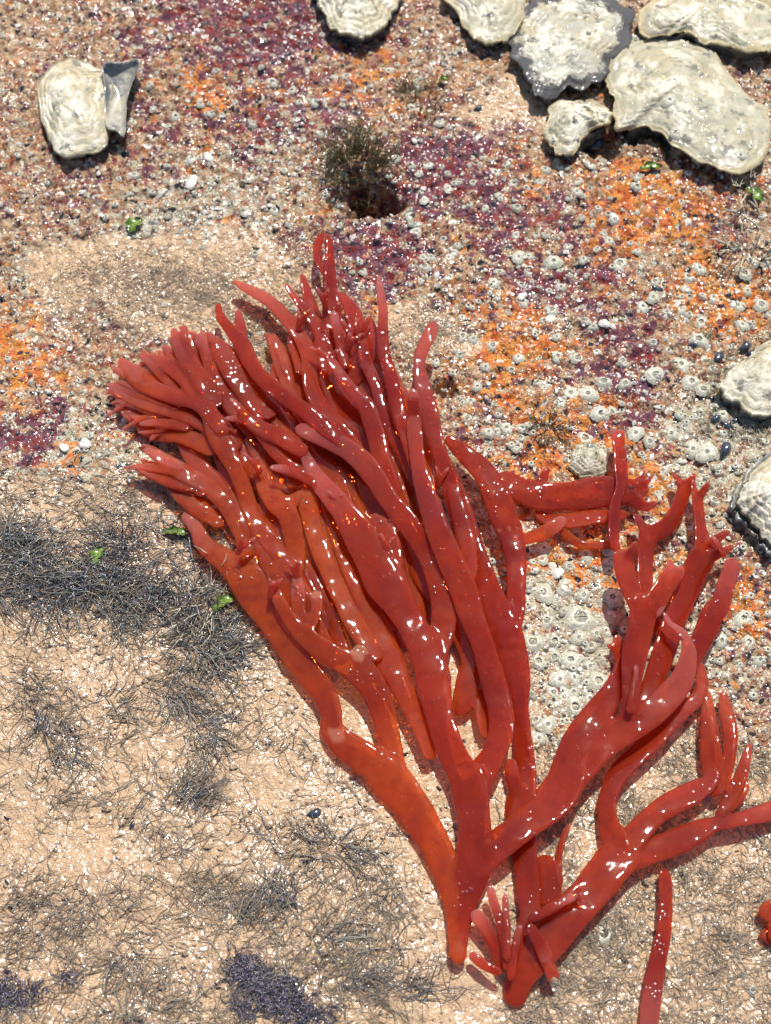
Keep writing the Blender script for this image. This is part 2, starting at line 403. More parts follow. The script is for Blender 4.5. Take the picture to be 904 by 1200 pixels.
def frond(name, parent, hue, strokes, voxel=.00033, **props):
    """strokes: (points, z, tip, pale); fused into one continuous forked body"""
    V, Fq, smp = [], [], []
    for st in strokes:
        pts, z, tip = st[:3]; pale = st[3] if len(st) > 3 else 0
        _sid[0] += 1; s = stroke(pts, z, _sid[0])
        if smp:
            S0 = np.array([q[0] for q in smp]); k0 = max(1, int(len(s)*.12))
            d = np.hypot(S0[:,0]-s[k0,0], S0[:,1]-s[k0,1]); j = int(np.argmin(d))
            if d[j] < S0[j,3]*1.6+.002:
                dz = S0[j,2]-.00012-s[k0,2]; u = np.linspace(0, 1, len(s)); s[:,2] += dz*np.clip(1-u*1.5, 0, 1)
        tube(s, _sid[0], V, Fq, bool(smp)); n = len(s)
        for i in range(n):
            u = i/(n-1)
            smp.append((s[i], max(0, (u-.5)/.5)**1.4*tip, 1. if pale and u > 1-pale else 0., st[4] if len(st) > 4 else hue))
    me = mesh('tmp', V, Fq); o = bpy.data.objects.new('tmp', me); col.objects.link(o)
    r = o.modifiers.new('r', 'REMESH'); r.mode = 'VOXEL'; r.voxel_size = voxel; r.use_smooth_shade = True
    sm = o.modifiers.new('s', 'SMOOTH'); sm.factor = .5; sm.iterations = 9
    dg = bpy.context.evaluated_depsgraph_get(); m2 = bpy.data.meshes.new_from_object(o.evaluated_get(dg))
    bpy.data.objects.remove(o); bpy.data.meshes.remove(me)
    kd = KDTree(len(smp))
    for i, q in enumerate(smp): kd.insert(q[0][:3], i)
    kd.balance()
    co = np.empty(len(m2.vertices)*3, np.float32); m2.vertices.foreach_get('co', co); co = co.reshape(-1, 3)
    tp = np.zeros(len(co)); pl = np.zeros(len(co)); hu = np.zeros(len(co))
    for i, v in enumerate(co):
        q = smp[kd.find(v)[1]]; tp[i] = q[1]; pl[i] = q[2]; hu[i] = q[3]
    m2.polygons.foreach_set('use_smooth', [True]*len(m2.polygons))
    qx, qy = project(co[:,0], co[:,1], co[:,2]); wob = (fbm(co[:,0]*500, co[:,1]*500, 9)-.5)*9
    for cx, cy, r_ in WOUNDS: pl = np.maximum(pl, np.clip((r_-np.hypot(qx-cx, qy-cy)+wob)/5., 0, 1))
    fattr(m2, 'tip', tp); fattr(m2, 'pale', pl); fattr(m2, 'hue', hu+(fbm(co[:,0]*60, co[:,1]*60, 5)-.5)*.5)
    loc = Vector(parent.location); co -= np.array(loc, np.float32); m2.vertices.foreach_set('co', co.ravel()); m2.update()
    m2.name = name
    ALLS.extend([q[0] for q in smp])
    return link(name, m2, M['weed'], parent, **props)

A = empty('red_seaweed', P(537,1122,0), label='large fan of glossy dark red forked seaweed sprawled across the rock', category='seaweed')
B = empty('red_seaweed', P(604,1170,0), label='red seaweed with stubby cut base, pink finger sprigs and outspread side branches', category='seaweed')

# left orange branch
OR = [
  ([(537,1122,22),(536,1095,26),(534,1060,32),(524,1020,40),(508,985,44),(488,952,50),(468,925,52),(450,905,54)], (3,3.5,4), 0),
  ([(482,944,42),(455,910,50),(425,886,44),(400,868,38),(389,852,31),(388,835,29),(380,812,32),(368,795,36),(352,775,38),(335,748,42),(318,722,42),(302,698,48),(288,675,50)], (4,4,4.5,5), 0),
  ([(288,675,46),(262,655,34),(240,638,26),(232,622,20),(222,608,16),(214,600,10)], (5,4), .8),
  ([(290,672,44),(290,640,30),(282,618,26),(268,595,24),(254,579,25),(238,567,25),(222,558,26),(204,548,24),(185,535,16),(168,527,7)], (5,6,6), .7),
  ([(214,553,20),(195,551,16),(178,550,12),(156,548,5)], (6,5), .8),
  ([(478,938,40),(461,908,44),(457,872,33),(452,845,32),(444,820,34),(432,797,38),(415,782,36),(392,770,31),(370,756,28),(355,742,26)], (4,5.5,7,8), 0),
  ([(434,800,34),(426,776,26),(420,762,22)], (7,7.5), 0, .3),
  ([(356,744,24),(350,715,20),(349,690,19),(347,672,10)], (8,9.5), .9),
  ([(358,744,20),(369,722,16),(371,703,16),(370,690,13)], (8,9), .5, .2),
  ([(350,742,20),(330,710,17),(322,690,14),(318,680,6)], (8,8), .6),
]
MAIN = [
  ([(539,1110,20),(541,1082,26),(546,1052,36),(553,1022,50),(557,992,46),(556,965,42),(553,935,50),(550,912,62)], (4,5.5,7), 0),
  ([(552,945,42),(546,915,44),(530,882,37),(520,855,37),(513,825,40),(508,795,44),(504,770,40)], (7,8,8.8), 0),
  ([(508,795,40),(502,768,44),(486,737,41),(468,707,42),(450,677,56),(430,642,46),(408,608,36),(388,580,32),(371,558,25),(359,536,14),(353,521,8)], (9,9.5,10,10), .5),
  ([(454,682,34),(458,655,34),(450,622,27),(436,606,14)], (9.5,9.5,9.5), .2),
  ([(366,562,16),(350,556,14),(332,551,12),(315,549,6)], (10.5,12), 1.),
  ([(509,794,38),(508,768,40),(519,735,33),(519,708,31),(513,682,30),(503,655,27),(489,631,27),(473,608,28),(455,586,29),(440,562,28),(426,543,28),(409,527,27),(390,516,26),(370,508,24),(354,502,20),(345,499,10)], (9,10,10.5,11,10.5), .3),
  ([(554,945,40),(560,914,44),(577,886,38),(587,860,37),(588,835,36),(581,805,33),(573,778,31),(564,750,32),(553,722,32),(542,688,35),(527,655,33),(514,624,31),(504,593,28),(496,571,25),(491,548,21),(488,526,19),(486,504,20),(485,482,16)], (7,8.5,10,12.5,13,13.5), .2),
  ([(485,484,15),(484,466,16),(483,455,8)], (13.5,14.2), .9),
  ([(543,690,30),(550,660,24),(545,625,24),(536,590,24),(528,560,18)], (11,9), 0),
  ([(556,1015,42),(580,993,42),(610,970,46),(640,946,50),(660,922,52),(672,904,34)], (6.2,7.4,7.5,7.2), 0),
  ([(638,946,40),(656,918,42),(668,892,42),(684,858,40),(704,832,36),(718,810,27),(726,788,18),(733,765,12)], (7.6,8,7.5,6), 0),
  ([(640,946,44),(664,915,48),(690,886,46),(715,868,37),(740,850,40),(764,834,38),(784,816,37),(799,797,31),(806,777,24),(807,757,19),(799,741,14),(785,730,9),(777,715,5)], (7.6,8.2,9.5,11,12.5), .7),
  ([(738,852,36),(740,830,26),(740,806,24),(744,768,33),(751,735,36),(755,710,44)], (9.5,11), 0),
  ([(750,712,32),(741,692,30),(734,672,30),(731,652,30)], (11,12.5), .15),
  ([(736,652,18),(742,643,12),(746,634,5)], (12.5,12.5), .2),
  ([(764,712,32),(780,686,29),(786,668,18),(785,655,6)], (11,10), .4),
  ([(783,690,20),(796,672,14),(800,662,5)], (10.5,10), .5),
]
frond('main_stalk', A, .15, [(*(t if len(t) > 3 else (*t, 0)), .75) for t in OR]+MAIN)
frond('branchlet', A, .2, [([(738,838,10),(742,810,9),(746,790,6),(746,776,5)], (12,13.2), .7)])
# orange strands showing between the dark ones
frond('branch', A, .85, [
  ([(355,573,16),(361,592,26),(368,622,25),(379,650,28),(392,680,29),(404,704,29),(415,727,31),(428,750,29),(440,770,22)], (7,6.5,6), 0),
])
frond('branch', A, .6, [
  ([(384,580,24),(392,615,23),(405,655,24),(422,690,29),(436,722,34),(447,750,38),(458,778,38),(470,803,31),(482,828,27),(492,852,24),(504,885,20)], (6,5,4.5), 0),
])
frond('branch', A, .65, [
  ([(392,775,20),(372,745,30),(348,700,42),(329,670,42)], (5,5), 0),
  ([(335,680,38),(315,648,36),(304,624,24),(293,596,23),(286,573,22),(276,549,23),(265,527,28),(254,509,26),(246,488,23),(236,474,24),(218,466,22),(196,462,20),(172,457,17),(150,450,11),(136,446,4)], (5,6.5,8,8.5,7,5.5), .4),
  ([(340,682,38),(346,650,30),(344,628,27),(338,605,28),(325,590,32),(312,572,24),(306,552,20),(300,530,18),(289,510,12)], (5.5,7,7), .1),
  ([(336,592,24),(352,582,16),(356,572,8)], (7,7), .2),
])
# left-hand fan of fine fingers
frond('branch', A, .45, [
  ([(262,506,22),(236,476,24),(206,466,24),(180,456,26),(157,441,24),(140,420,8)], (8.5,7,5), .5),
  ([(168,448,18),(148,438,12),(131,432,6)], (6,5), .6), ([(170,456,18),(146,451,14),(124,450,6)], (6,5), .7),
  ([(232,462,26),(213,441,24),(192,426,20),(176,420,12),(162,416,6)], (7.5,5), .5),
  ([(252,472,26),(233,441,25),(219,421,26),(207,401,14),(203,383,6)], (8,6), .5),
  ([(222,424,16),(216,402,14),(217,382,6)], (6.5,5), .5), ([(206,428,16),(196,411,11),(190,402,5)], (6,5), .5),
])
frond('branch', A, .75, [
  ([(276,520,24),(240,497,25),(205,484,22),(170,474,19),(142,463,12),(127,456,5)], (6.5,4.5), .5),
  ([(250,528,26),(212,511,24),(180,500,20),(158,490,17),(136,473,8)], (5,4), .7),
  ([(205,512,20),(180,508,14),(160,500,6)], (5,4), .6),
])
frond('branch', A, .35, [
  ([(300,505,26),(268,467,27),(252,432,28),(241,406,18),(226,388,6)], (7.5,6), .5),
  ([(254,430,22),(253,407,14),(244,389,6)], (6.5,5.5), .5),
  ([(312,480,40),(283,442,46),(265,417,30),(254,396,8)], (7,6), .3),
])
frond('branch', A, .1, [
  ([(256,356,6),(259,373,13),(272,390,17),(284,405,21),(293,424,22),(305,442,22),(325,460,21),(345,474,21),(364,487,22),(385,505,22),(405,521,20),(422,537,14)], (6,8.5,10.5,10), 0),
  ([(284,405,18),(283,388,14),(280,372,12),(279,359,5)], (8,6.5), .5),
])
frond('branch', A, .3, [
  ([(425,540,14),(414,522,21),(397,502,23),(380,483,24),(368,462,24),(363,440,22),(363,420,23),(356,402,21),(346,386,22),(333,371,21),(320,357,20),(304,346,20),(287,337,16),(272,329,5)], (9,8,6.5,5), .4),
  ([(353,440,16),(350,420,18),(345,402,18),(340,390,8)], (6,6.5), .2),
])
frond('branch', A, .35, [
  ([(356,530,18),(345,524,22),(331,515,25),(310,506,23),(293,494,18)], (9.5,10), 0),
  ([(296,497,13),(283,482,11),(269,466,4)], (10.2,11.5), 1.2), ([(296,494,13),(280,491,11),(262,490,4)], (10.2,11.2), 1.2),
  ([(298,500,14),(316,523,15),(337,543,16),(354,552,14)], (9.5,9.5), 0),
])
ends = [(124,450),(131,433),(140,420),(150,426),(162,417),(176,412),(191,403),(198,394),(204,384),(215,381),(227,386),(243,388),(254,392),(135,470),(143,480),(151,489),(161,497),(174,505),(127,461),(184,409),(235,391),
        (155,548),(163,536),(170,527),(180,540),(193,556),(168,552)]
for g in range(4):
    tips = []
    for k, (ex, ey) in enumerate(ends):
        if k % 4 != g: continue
        cx, cy = (262, 500) if ey < 515 else (270, 590)
        q = [(ex+(cx-ex)*t_+random.uniform(-7, 7)*t_, ey+(cy-ey)*t_+random.uniform(-7, 7)*t_) for t_ in (.62, .38, .2, .08, 0)]
        tips.append(([(x_, y_, w_) for (x_, y_), w_ in zip(q, (15, 15, 12, 8, 3))], (6.2-g*.5, 5.5-g*.4, 4.6), .7))
        q2 = [(q[1][0], q[1][1], 11), (ex+(cx-ex)*.18+random.uniform(-9, 9), ey+(cy-ey)*.18+random.uniform(-9, 9), 8), (ex+random.uniform(-12, 12), ey+random.uniform(-12, 12)+6, 3)]
        tips.append((q2, (5.6-g*.4, 4.8), .8))
    frond('branchlet', A, .45+.1*g, tips, voxel=.0003)
# upper fan
frond('branch', A, .1, [
  ([(430,545,30),(415,500,40),(400,462,44),(390,430,46),(386,402,44)], (6,6.5,7), 0),
  ([(384,402,34),(372,376,21),(361,346,16),(354,321,6)], (7,6), .2),
  ([(378,396,18),(361,367,12),(347,350,11),(334,332,5)], (7.5,7), .5),
  ([(392,398,30),(390,366,24),(388,340,21),(387,316,16),(386,292,11),(384,274,5)], (7,6), 0),
  ([(387,326,14),(375,311,13),(372,292,12),(378,271,8)], (6.3,5.5), 0),
  ([(405,425,30),(419,392,27),(412,361,22),(398,340,9)], (6.5,6), .1),
  ([(412,440,30),(430,412,26),(436,388,16),(434,368,6)], (7,7), .3),
])
for pts, z in ([[(404,428,14),(399,402,14),(393,378,12),(392,365,8)], (9,10)], [[(393,370,8),(397,360,6),(397,354,3)], (10,11)], [[(420,395,10),(419,384,7),(417,369,3)], (9,10.5)],
               [[(424,390,9),(429,380,7),(436,367,3)], (9,10.5)], [[(412,398,9),(406,384,7),(399,372,3)], (9.5,10.5)]):
    frond('branchlet', A, .15, [(pts, z, 1.1)], voxel=.0003)
frond('branch', A, .05, [([(473,500,22),(466,477,22),(460,450,20),(453,424,17),(449,403,16),(449,384,15),(449,362,13),(446,340,11),(444,320,4)][::1], (11,13,15), .9),
                         ([(470,490,22),(478,515,21),(486,545,17),(492,575,12)], (11,10.5), 0)])
frond('branch', A, .1, [([(462,577,18),(455,557,22),(447,538,26),(443,518,26),(437,497,25),(429,475,24),(411,456,20),(397,436,17),(387,421,14),(381,415,12)], (11.5,12,12.5), .3),
                        ([(384,418,11),(373,411,8),(362,405,4)], (12.5,13), 1.2), ([(387,420,9),(393,413,7),(398,406,3)], (12.5,13.3), 1.2)])
frond('branch', A, 0, [([(490,575,14),(480,548,20),(471,526,21),(457,503,19),(447,478,15),(441,456,14),(433,432,13)], (8,9,9), .15),
                       ([(440,452,16),(428,425,18),(425,405,14)], (7.5,7.5), .1)])
# deep strands under the pile
frond('branch', A, .7, [([(350,605,48),(300,545,50),(264,485,50),(240,445,36)], (3.6,3.6), 0)])
frond('branch', A, .55, [([(420,620,50),(355,540,50),(312,475,50),(285,430,36)], (3.8,4), 0), ([(355,540,30),(330,570,26),(318,600,20)], (3.6,3.2), 0)])
frond('branch', A, .8, [([(258,614,18),(236,598,26),(215,581,26),(200,567,18),(193,556,8)], (3.4,3.4), .6)])
frond('branch', A, .5, [([(470,600,40),(430,555,44),(405,505,50),(385,455,46),(380,420,30)], (3.6,4), 0)])
frond('branch', A, .5, [([(540,830,26),(548,800,30),(552,770,30),(530,720,34),(505,680,40),(470,620,40)], (3.4,4,4.5), 0), ([(552,770,24),(568,800,34),(567,840,24),(572,868,14)], (3.6,3.6), .1)])
frond('branch', A, .2, [([(530,640,40),(555,690,44),(575,740,40),(590,790,30)], (5,5), 0)])

# amber strands filling the depth of the fan
rr = random.Random(5)
for g in range(6):
    grp = []
    for k in range(3):
        t_ = (g*3+k+.5)/18; bx, by = 372+t_*170+rr.uniform(-8, 8), 745-t_*20+rr.uniform(-25, 25)
        ex, ey = 205+t_*275+rr.uniform(-12, 12), 500-t_*95-60*math.sin(t_*3.1)+rr.uniform(-14, 14)
        pts = []
        for j in range(7):
            v_ = j/6; pts.append((bx+(ex-bx)*v_+18*math.sin(v_*5+g+k*2)*v_, by+(ey-by)*v_, (20+10*math.sin(v_*3.0))*(1 if j < 6 else .35)))
        grp.append((pts, (3.0, 4.2+.5*k, 4.6+.4*k, 4.2), .25))
        mx_, my_ = pts[4][0], pts[4][1]
        grp.append(([(mx_, my_, 20), (mx_+rr.uniform(-16, 16), my_-28, 15), (mx_+rr.uniform(-26, 20), my_-58, 5)], (4.4, 5), .35))
    frond('branch', A, .45+.09*g, grp)
# pale bifid sprigs on the upper side
for x_, y_, a_ in ((346,668,-.3),(318,690,.3),(284,640,.5),(452,640,.1),(436,628,-.4),(410,402,.5),(380,352,-.2),(300,545,-.5),(515,560,.2),(330,470,-.6),(398,590,-.5),(352,375,.3)):
    dx_, dy_ = math.sin(a_), -math.cos(a_); zz_ = 10.5
    frond('branchlet', A, .15, [([(x_-dx_*14, y_-dy_*14, 9), (x_-dx_*4, y_-dy_*4, 8), (x_+dx_*8-4, y_+dy_*8, 5), (x_+dx_*17-8, y_+dy_*17, 2.5)], (zz_-2, zz_, zz_+1), 1.1),
                                ([(x_-dx_*4, y_-dy_*4, 8), (x_+dx_*7+5, y_+dy_*7, 5), (x_+dx_*14+10, y_+dy_*14, 2.5)], (zz_, zz_+.8), 1.1)], voxel=.0003)

# second plant: stalk that runs up under the fan and ends in the tall finger
frond('branch', B, .1, [
  ([(616,1090,26),(621,1074,28),(619,1050,30),(616,1015,31),(613,985,36),(612,955,46),(612,930,42),(617,905,29),(614,880,27),(612,850,22),(608,825,26),(605,800,38),(600,775,44),(592,745,46)], (3,3.4,4,5,6.5), 0),
  ([(592,748,42),(580,712,36),(566,676,33),(555,646,32),(546,620,32),(537,591,30),(527,562,25),(516,536,22),(508,510,23),(502,485,26),(497,462,23),(492,440,19),(492,422,17),(498,405,17),(506,388,16),(510,376,11)], (6.5,8,9.5,10.5,11.5), .5),
  ([(594,748,36),(603,715,28),(605,690,26),(605,660,27),(600,630,31),(590,605,36),(580,580,35),(568,556,31),(552,538,26),(536,524,20),(522,511,10)], (6.5,7,8,7), 0),
  ([(612,935,26),(602,915,20),(598,895,18)], (4,4), .2),
])
frond('branch', B, .2, [
  ([(604,1170,28),(608,1150,36),(620,1125,50),(640,1100,54),(662,1076,52),(688,1050,48),(710,1022,50),(728,1000,54)], (3,4,4.2,4.2), 0),
  ([(722,1006,38),(720,986,36),(712,960,26),(713,935,26),(722,912,27),(735,895,29),(755,876,29),(780,852,27),(800,832,24),(818,818,18),(824,800,16),(820,775,12)], (4.2,4.5,5.5,6), .2),
  ([(718,1012,34),(742,982,34),(765,957,29),(785,943,31),(810,930,32),(830,917,24),(838,900,14)], (4.4,4.6), .1),
  ([(716,1016,38),(744,1000,42),(775,993,33),(800,983,35),(822,972,31),(838,966,21),(860,962,19),(885,956,23),(915,947,27),(940,936,20)], (4.2,4.4,3.6), .25),
])
frond('branch', B, .45, [
  ([(838,928,20),(835,897,27),(832,870,27),(830,845,23),(829,823,14),(828,806,5)], (4.5,4), .3),
  ([(846,922,16),(853,892,19),(856,862,19),(851,832,18),(847,808,7)], (4.5,4), .3),
  ([(840,962,14),(855,936,17),(866,915,17),(873,892,13),(878,870,5)], (4.5,4), .4),
  ([(848,950,14),(860,940,16),(872,925,12),(874,905,6)], (4,3.6), .3),
])
frond('branchlet', B, .1, [([(778,1016,12),(780,1035,19),(780,1060,20),(778,1090,21),(772,1120,22),(766,1150,24),(762,1180,26),(760,1215,26),(764,1240,16)], (3.4,3,2.6,2.6), .8)])
for pts, z, tp in ([[(552,1068,14),(563,1078,19),(576,1099,18),(585,1122,15),(591,1142,12)][::-1], (4,6), .9],
                   [[(594,1140,9),(590,1100,10),(584,1074,11),(578,1055,12),(573,1036,9)], (5,6), .8],
                   [[(594,1128,9),(594,1100,10),(594,1078,9),(592,1045,6)], (6.5,6.5), .8],
                   [[(590,1141,11),(578,1137,11),(563,1128,13),(549,1116,10)], (5,3.6), .5]):
    frond('branchlet', B, .1, [(pts, z, tp)], voxel=.0003)
frond('branchlet', B, .1, [([(617,1079,9),(640,1068,13),(658,1058,11),(675,1049,13)], (7.5,8.5), .9), ([(674,1050,8),(678,1042,6),(681,1035,4)], (8.5,8.8), 1.2), ([(674,1049,8),(680,1054,6),(687,1058,4)], (8.5,8.5), 1.2)], voxel=.0003)
frond('branchlet', B, .1, [([(618,1082,13),(632,1104,18),(643,1128,18)], (8,6.5), .6), ([(641,1125,11),(643,1140,8),(644,1153,4)], (6.6,6), .3), ([(645,1125,11),(650,1138,8),(655,1149,4)], (6.6,6), .3)], voxel=.0003)
frond('branchlet', B, .1, [([(598,1150,9),(602,1120,9),(608,1092,9),(612,1082,6)], (6.5,6.5), .4)], voxel=.0003)
frond('branchlet', B, .2, [([(640,1050,36),(642,1030,36),(638,1010,26)], (3,3), 0), ([(655,1040,12),(655,1015,9),(656,1000,8),(663,975,8),(670,962,4)], (3.4,3.6), .4)])
# strands behind the right limb
frond('branch', A, .15, [
  ([(768,735,22),(757,690,25),(757,655,25),(761,628,30),(782,616,23),(793,599,20),(800,582,20),(804,568,22)], (5,5.5,6), 0),
  ([(800,572,13),(794,562,10),(788,553,5)], (6,6), .4), ([(806,570,13),(811,562,9),(814,554,4)], (6,6), .5), ([(760,630,20),(749,612,14),(742,602,8)], (6,6), .1)])
frond('branch', A, .15, [
  ([(752,828,24),(766,800,27),(776,770,30),(787,738,34),(800,704,36),(818,664,40),(826,646,36),(822,622,21),(819,597,18),(818,578,17)], (6,6,7), 0),
  ([(820,582,13),(827,572,8),(831,566,4)], (7,7), .4), ([(816,582,12),(814,570,9),(813,558,4)], (7,7.2), .5),
  ([(828,645,22),(840,632,14),(857,620,5)], (6.5,6), .3), ([(832,652,18),(846,648,12),(860,640,5)], (6.5,6), .4)])
frond('branchlet', A, .1, [([(850,656,9),(843,642,9),(834,626,5)], (8.5,9), 1.2)], voxel=.0003)
frond('branch', A, .1, [([(800,800,18),(815,764,26),(825,745,29),(835,720,30),(844,708,27),(851,684,25),(860,660,21)], (6,7.5,8.5), .45)])
frond('branch', A, .05, [([(722,650,13),(719,628,16),(720,604,18),(722,588,15),(728,570,17),(728,548,20),(726,526,18)], (7,8,8.5), 0),
                         ([(726,528,17),(724,512,16),(721,500,6)], (8.5,8.5), .7), ([(727,526,14),(729,512,9),(731,500,4)], (8.5,8.5), .7)])
frond('branch', A, .15, [
  ([(590,560,22),(611,574,40),(636,582,42),(666,582,39),(705,578,39),(738,577,32),(762,571,12)], (4.5,4.5,5), .2),
  ([(740,582,20),(755,592,16),(773,588,5)], (5,5), .5), ([(740,572,18),(750,562,9),(756,550,4)], (5.5,6), .8), ([(746,574,14),(757,566,8),(764,558,4)], (5.5,6), .8),
  ([(634,565,16),(640,553,9),(643,546,3)], (5,5), .2)])
frond('branch', A, .35, [([(730,602,18),(700,606,26),(668,611,25),(642,606,22),(628,598,12)], (3.4,3.4), .1)])
frond('branchlet', A, .6, [([(606,634,12),(618,630,17),(637,624,19),(654,614,17),(664,606,10)], (5.5,6,6), .9)])
frond('branchlet', A, .75, [([(656,618,10),(668,629,12),(684,637,12),(708,637,12),(722,634,10)], (4,4), .5)])
frond('branchlet', A, .2, [([(730,790,12),(727,765,20),(724,750,14),(724,742,5)], (3.4,4), .4), ([(725,764,12),(716,758,8),(710,756,4)], (3.8,3.8), .4)])
S = empty('red_seaweed_scrap', P(905,1085,0), label='torn crinkled scrap of red seaweed beside the lone hanging strip', category='seaweed')
frond('blade', S, .5, [([(888,1072,10),(902,1068,26),(925,1066,30),(950,1060,16)], (3,3), .2), ([(890,1098,8),(904,1096,24),(925,1100,28),(950,1110,14)], (2.6,2.6), .2),
                       ([(905,1070,20),(910,1085,26),(908,1100,20)], (2.6,2.6), 0)])
AS = np.array(ALLS)
KW = KDTree(len(AS))
for i_, q_ in enumerate(AS): KW.insert((q_[0], q_[1], 0), i_)
KW.balance()
def near_weed(x, y):
    co_, i_, d_ = KW.find((x, y, 0)); return d_ < AS[i_,3]*.8
def under_weed(px, py, pad=4):
    p = P(px, py, 5); d = np.hypot(AS[:,0]-p.x, AS[:,1]-p.y)-AS[:,3]
    return d.min() < pad*.00023
#@@OBJECTS
# ------------------------------------------------------------------ oysters
def closed(pts, n):
    pts = [np.array(p, float) for p in pts]; m = len(pts); out = []
    for i in range(n):
        u = i/n*m; k = int(u); t = u-k
        a, b, c, d = pts[(k-1) % m], pts[k % m], pts[(k+1) % m], pts[(k+2) % m]
        out.append(.5*((2*b)+(c-a)*t+(2*a-5*b+4*c-d)*t*t+(3*b-a-3*c+d)*t**3))
    return np.array(out)
def oyster(outline, umbo, label, mat='oyster', edge=3., lift=2., dome=5., seed=1, rim=.5, thick=1.1, ridges=6, ruffle=.5, lower=True, low_scale=.84, lowmat='under'):
    ol = closed(outline, 96); cy = ol[:,1]; fy = (cy-cy.min())/(cy.max()-cy.min())
    out = np.array([P(x, y, edge+lift*f) for (x, y), f in zip(ol, fy)])
    th = np.arange(96)/96*2*math.pi
    um = np.array(P(umbo[0], umbo[1], edge+lift*.5)); ctr = out.mean(0)
    jit = (fbm(np.cos(th)*5+seed, np.sin(th)*5+seed, seed, 3)-.5); jz = (fbm(np.cos(th)*4+seed, np.sin(th)*4-seed, seed+3, 3)-.5)
    out = out+(out-um)/np.linalg.norm(out-um, axis=1)[:,None]*(jit*.0028*ruffle*2)[:,None]; out[:,2] += jz*.0034*ruffle
    R = 34; V = []; rm = []; lm = []
    size = np.linalg.norm(out-um, axis=1)
    for k in range(R+1):
        r = (k/R)**.85
        p = um+(out-um)*r
        prof = (1-r**1.45)*dome*.0013
        ph = r*ridges+(fbm(np.cos(th)*2.2+seed*2, np.sin(th)*2.2+r*1.5, seed+9, 2)-.5)*1.3+(vnoise(th*0+r*7, th*0, seed+4)-.5)*.9
        saw = ph-np.floor(ph)
        p[:,2] += prof-(saw**3)*.0010*min(1, r*3)*np.clip(1.9*vnoise(np.cos(th)*2+r*3, np.sin(th)*2+seed, seed+6)-.2, 0, 1.2)+(fbm(p[:,0]*260+seed, p[:,1]*260, seed+20, 3)-.5)*.0008*min(1, r*3+.2)
        p[:,2] += (fbm(np.cos(th)*3+seed, np.sin(th)*3+r*.5, seed+40, 3)-.5)*.0016*r*r
        p[:,2] += (fbm(p[:,0]*70+seed, p[:,1]*70, seed+31, 2)-.5)*.0028*min(1, (1-r)*4)
        V.append(p); lm.append(saw**5*min(1, r*2.5)*np.clip(2.6*vnoise(th*3, th*0+r*5, seed+2)-.6, 0, 1)); rm.append(np.clip((r-1+.35*rim)/(.35*rim+1e-6), 0, 1)*np.ones(96)*(.55+.9*vnoise(th*2.2, th*0+r*3, seed)) if rim else np.zeros(96))
    for k in range(R, -1, -4):
        p = V[k].copy(); p[:,2] -= thick*.001*(.5+.5*(1-k/R))+.0002; V.append(p); rm.append(np.full(96, .9)); lm.append(np.zeros(96))
    V = np.array(V); nr = len(V); rm = np.array(rm)
    idx = np.arange(nr*96).reshape(nr, 96); nxt = np.roll(idx, -1, 1)
    F = np.stack([idx[:-1], nxt[:-1], nxt[1:], idx[1:]], -1).reshape(-1, 4)
    base = Vector((ctr[0], ctr[1], gh(ctr[0], ctr[1])))
    t = empty('oyster', base, label=label, category='oyster', group='oysters fixed to the rock')
    me = fast_mesh('upper_valve', V.reshape(-1, 3)-np.array(base), F, 4); fattr(me, 'rim', rm.ravel()); fattr(me, 'lam', np.array(lm).ravel())
    link('upper_valve', me, M[mat], t)
    if lower:
        V = []; W = ctr+(out-ctr)*low_scale
        for k, (s_, zf) in enumerate(((.5, -.6), (.9, -.4), (.98, .0), (1.0, .35), (.99, .62), (.95, .66), (.88, .40), (.6, .15))):
            p = ctr+(W-ctr)*s_; zb = np.array([gh(a, b) for a, b in p[:,:2]])
            p[:,2] = np.where(zf < 0, zb+zf*.0035, zb+(np.maximum(W[:,2]-.001-zb, .0006))*zf*1.35)
            p[:,:2] += ((fbm(np.cos(th)*9+k, np.sin(th)*9, seed+k, 2)-.5)*.0012)[:,None]
            V.append(p)
        V = np.array(V); idx = np.arange(len(V)*96).reshape(len(V), 96); nxt = np.roll(idx, -1, 1)
        F = np.stack([idx[:-1], nxt[:-1], nxt[1:], idx[1:]], -1).reshape(-1, 4)
        link('lower_valve', fast_mesh('lower_valve', V.reshape(-1, 3)-np.array(base), F, 4), M[lowmat], t)
    return t
def zo(lst, x0, y0, k): return [(x0+a/k, y0+b/k) for a, b in lst]
o1 = oyster(zo([(128,320),(175,245),(250,212),(330,228),(405,240),(400,300),(395,370),(392,450),(365,520),(290,548),(220,552),(180,510),(150,430)], 0, 0, 3.013), (82,120),
       'lone white oyster with a broken dark cup at its side', 'oyster_white', 2.2, 2.4, 4, 1, .25, low_scale=.9)
cup = closed(zo([(365,232),(430,222),(495,212),(474,275),(452,340),(446,400),(440,480),(412,462),(375,440),(372,320)], 0, 0, 3.013), 40)
cv = []
for s_, dz in ((.03, 3.0), (.6, 3.4), (.9, 5.0), (1., 6.6), (1.03, 6.0), (.9, 4.2), (.5, 2.2)):
    c0 = cup.mean(0); cv.append([np.array(P(*(c0+(p-c0)*s_), dz+1.2*math.sin(i*.9)*(s_ > .8)*.5)) for i, p in enumerate(cup)])
cv = np.array(cv); idx = np.arange(7*40).reshape(7, 40); nxt = np.roll(idx, -1, 1)
link('broken_cup', fast_mesh('broken_cup', cv.reshape(-1, 3)-np.array(o1.location), np.stack([idx[:-1], nxt[:-1], nxt[1:], idx[1:]], -1).reshape(-1, 4), 4), M['cup'], o1, label='dark bluish hollow cup with a pale pointed lip')
oyster([(366,-18),(378,14),(394,36),(424,45),(448,34),(464,10),(472,-22),(420,-48)], (422,0), 'creamy oyster standing alone beyond the algae tuft, its rounded lip facing down slope', 'oyster_white', 3, 3, 4, 2, .2)
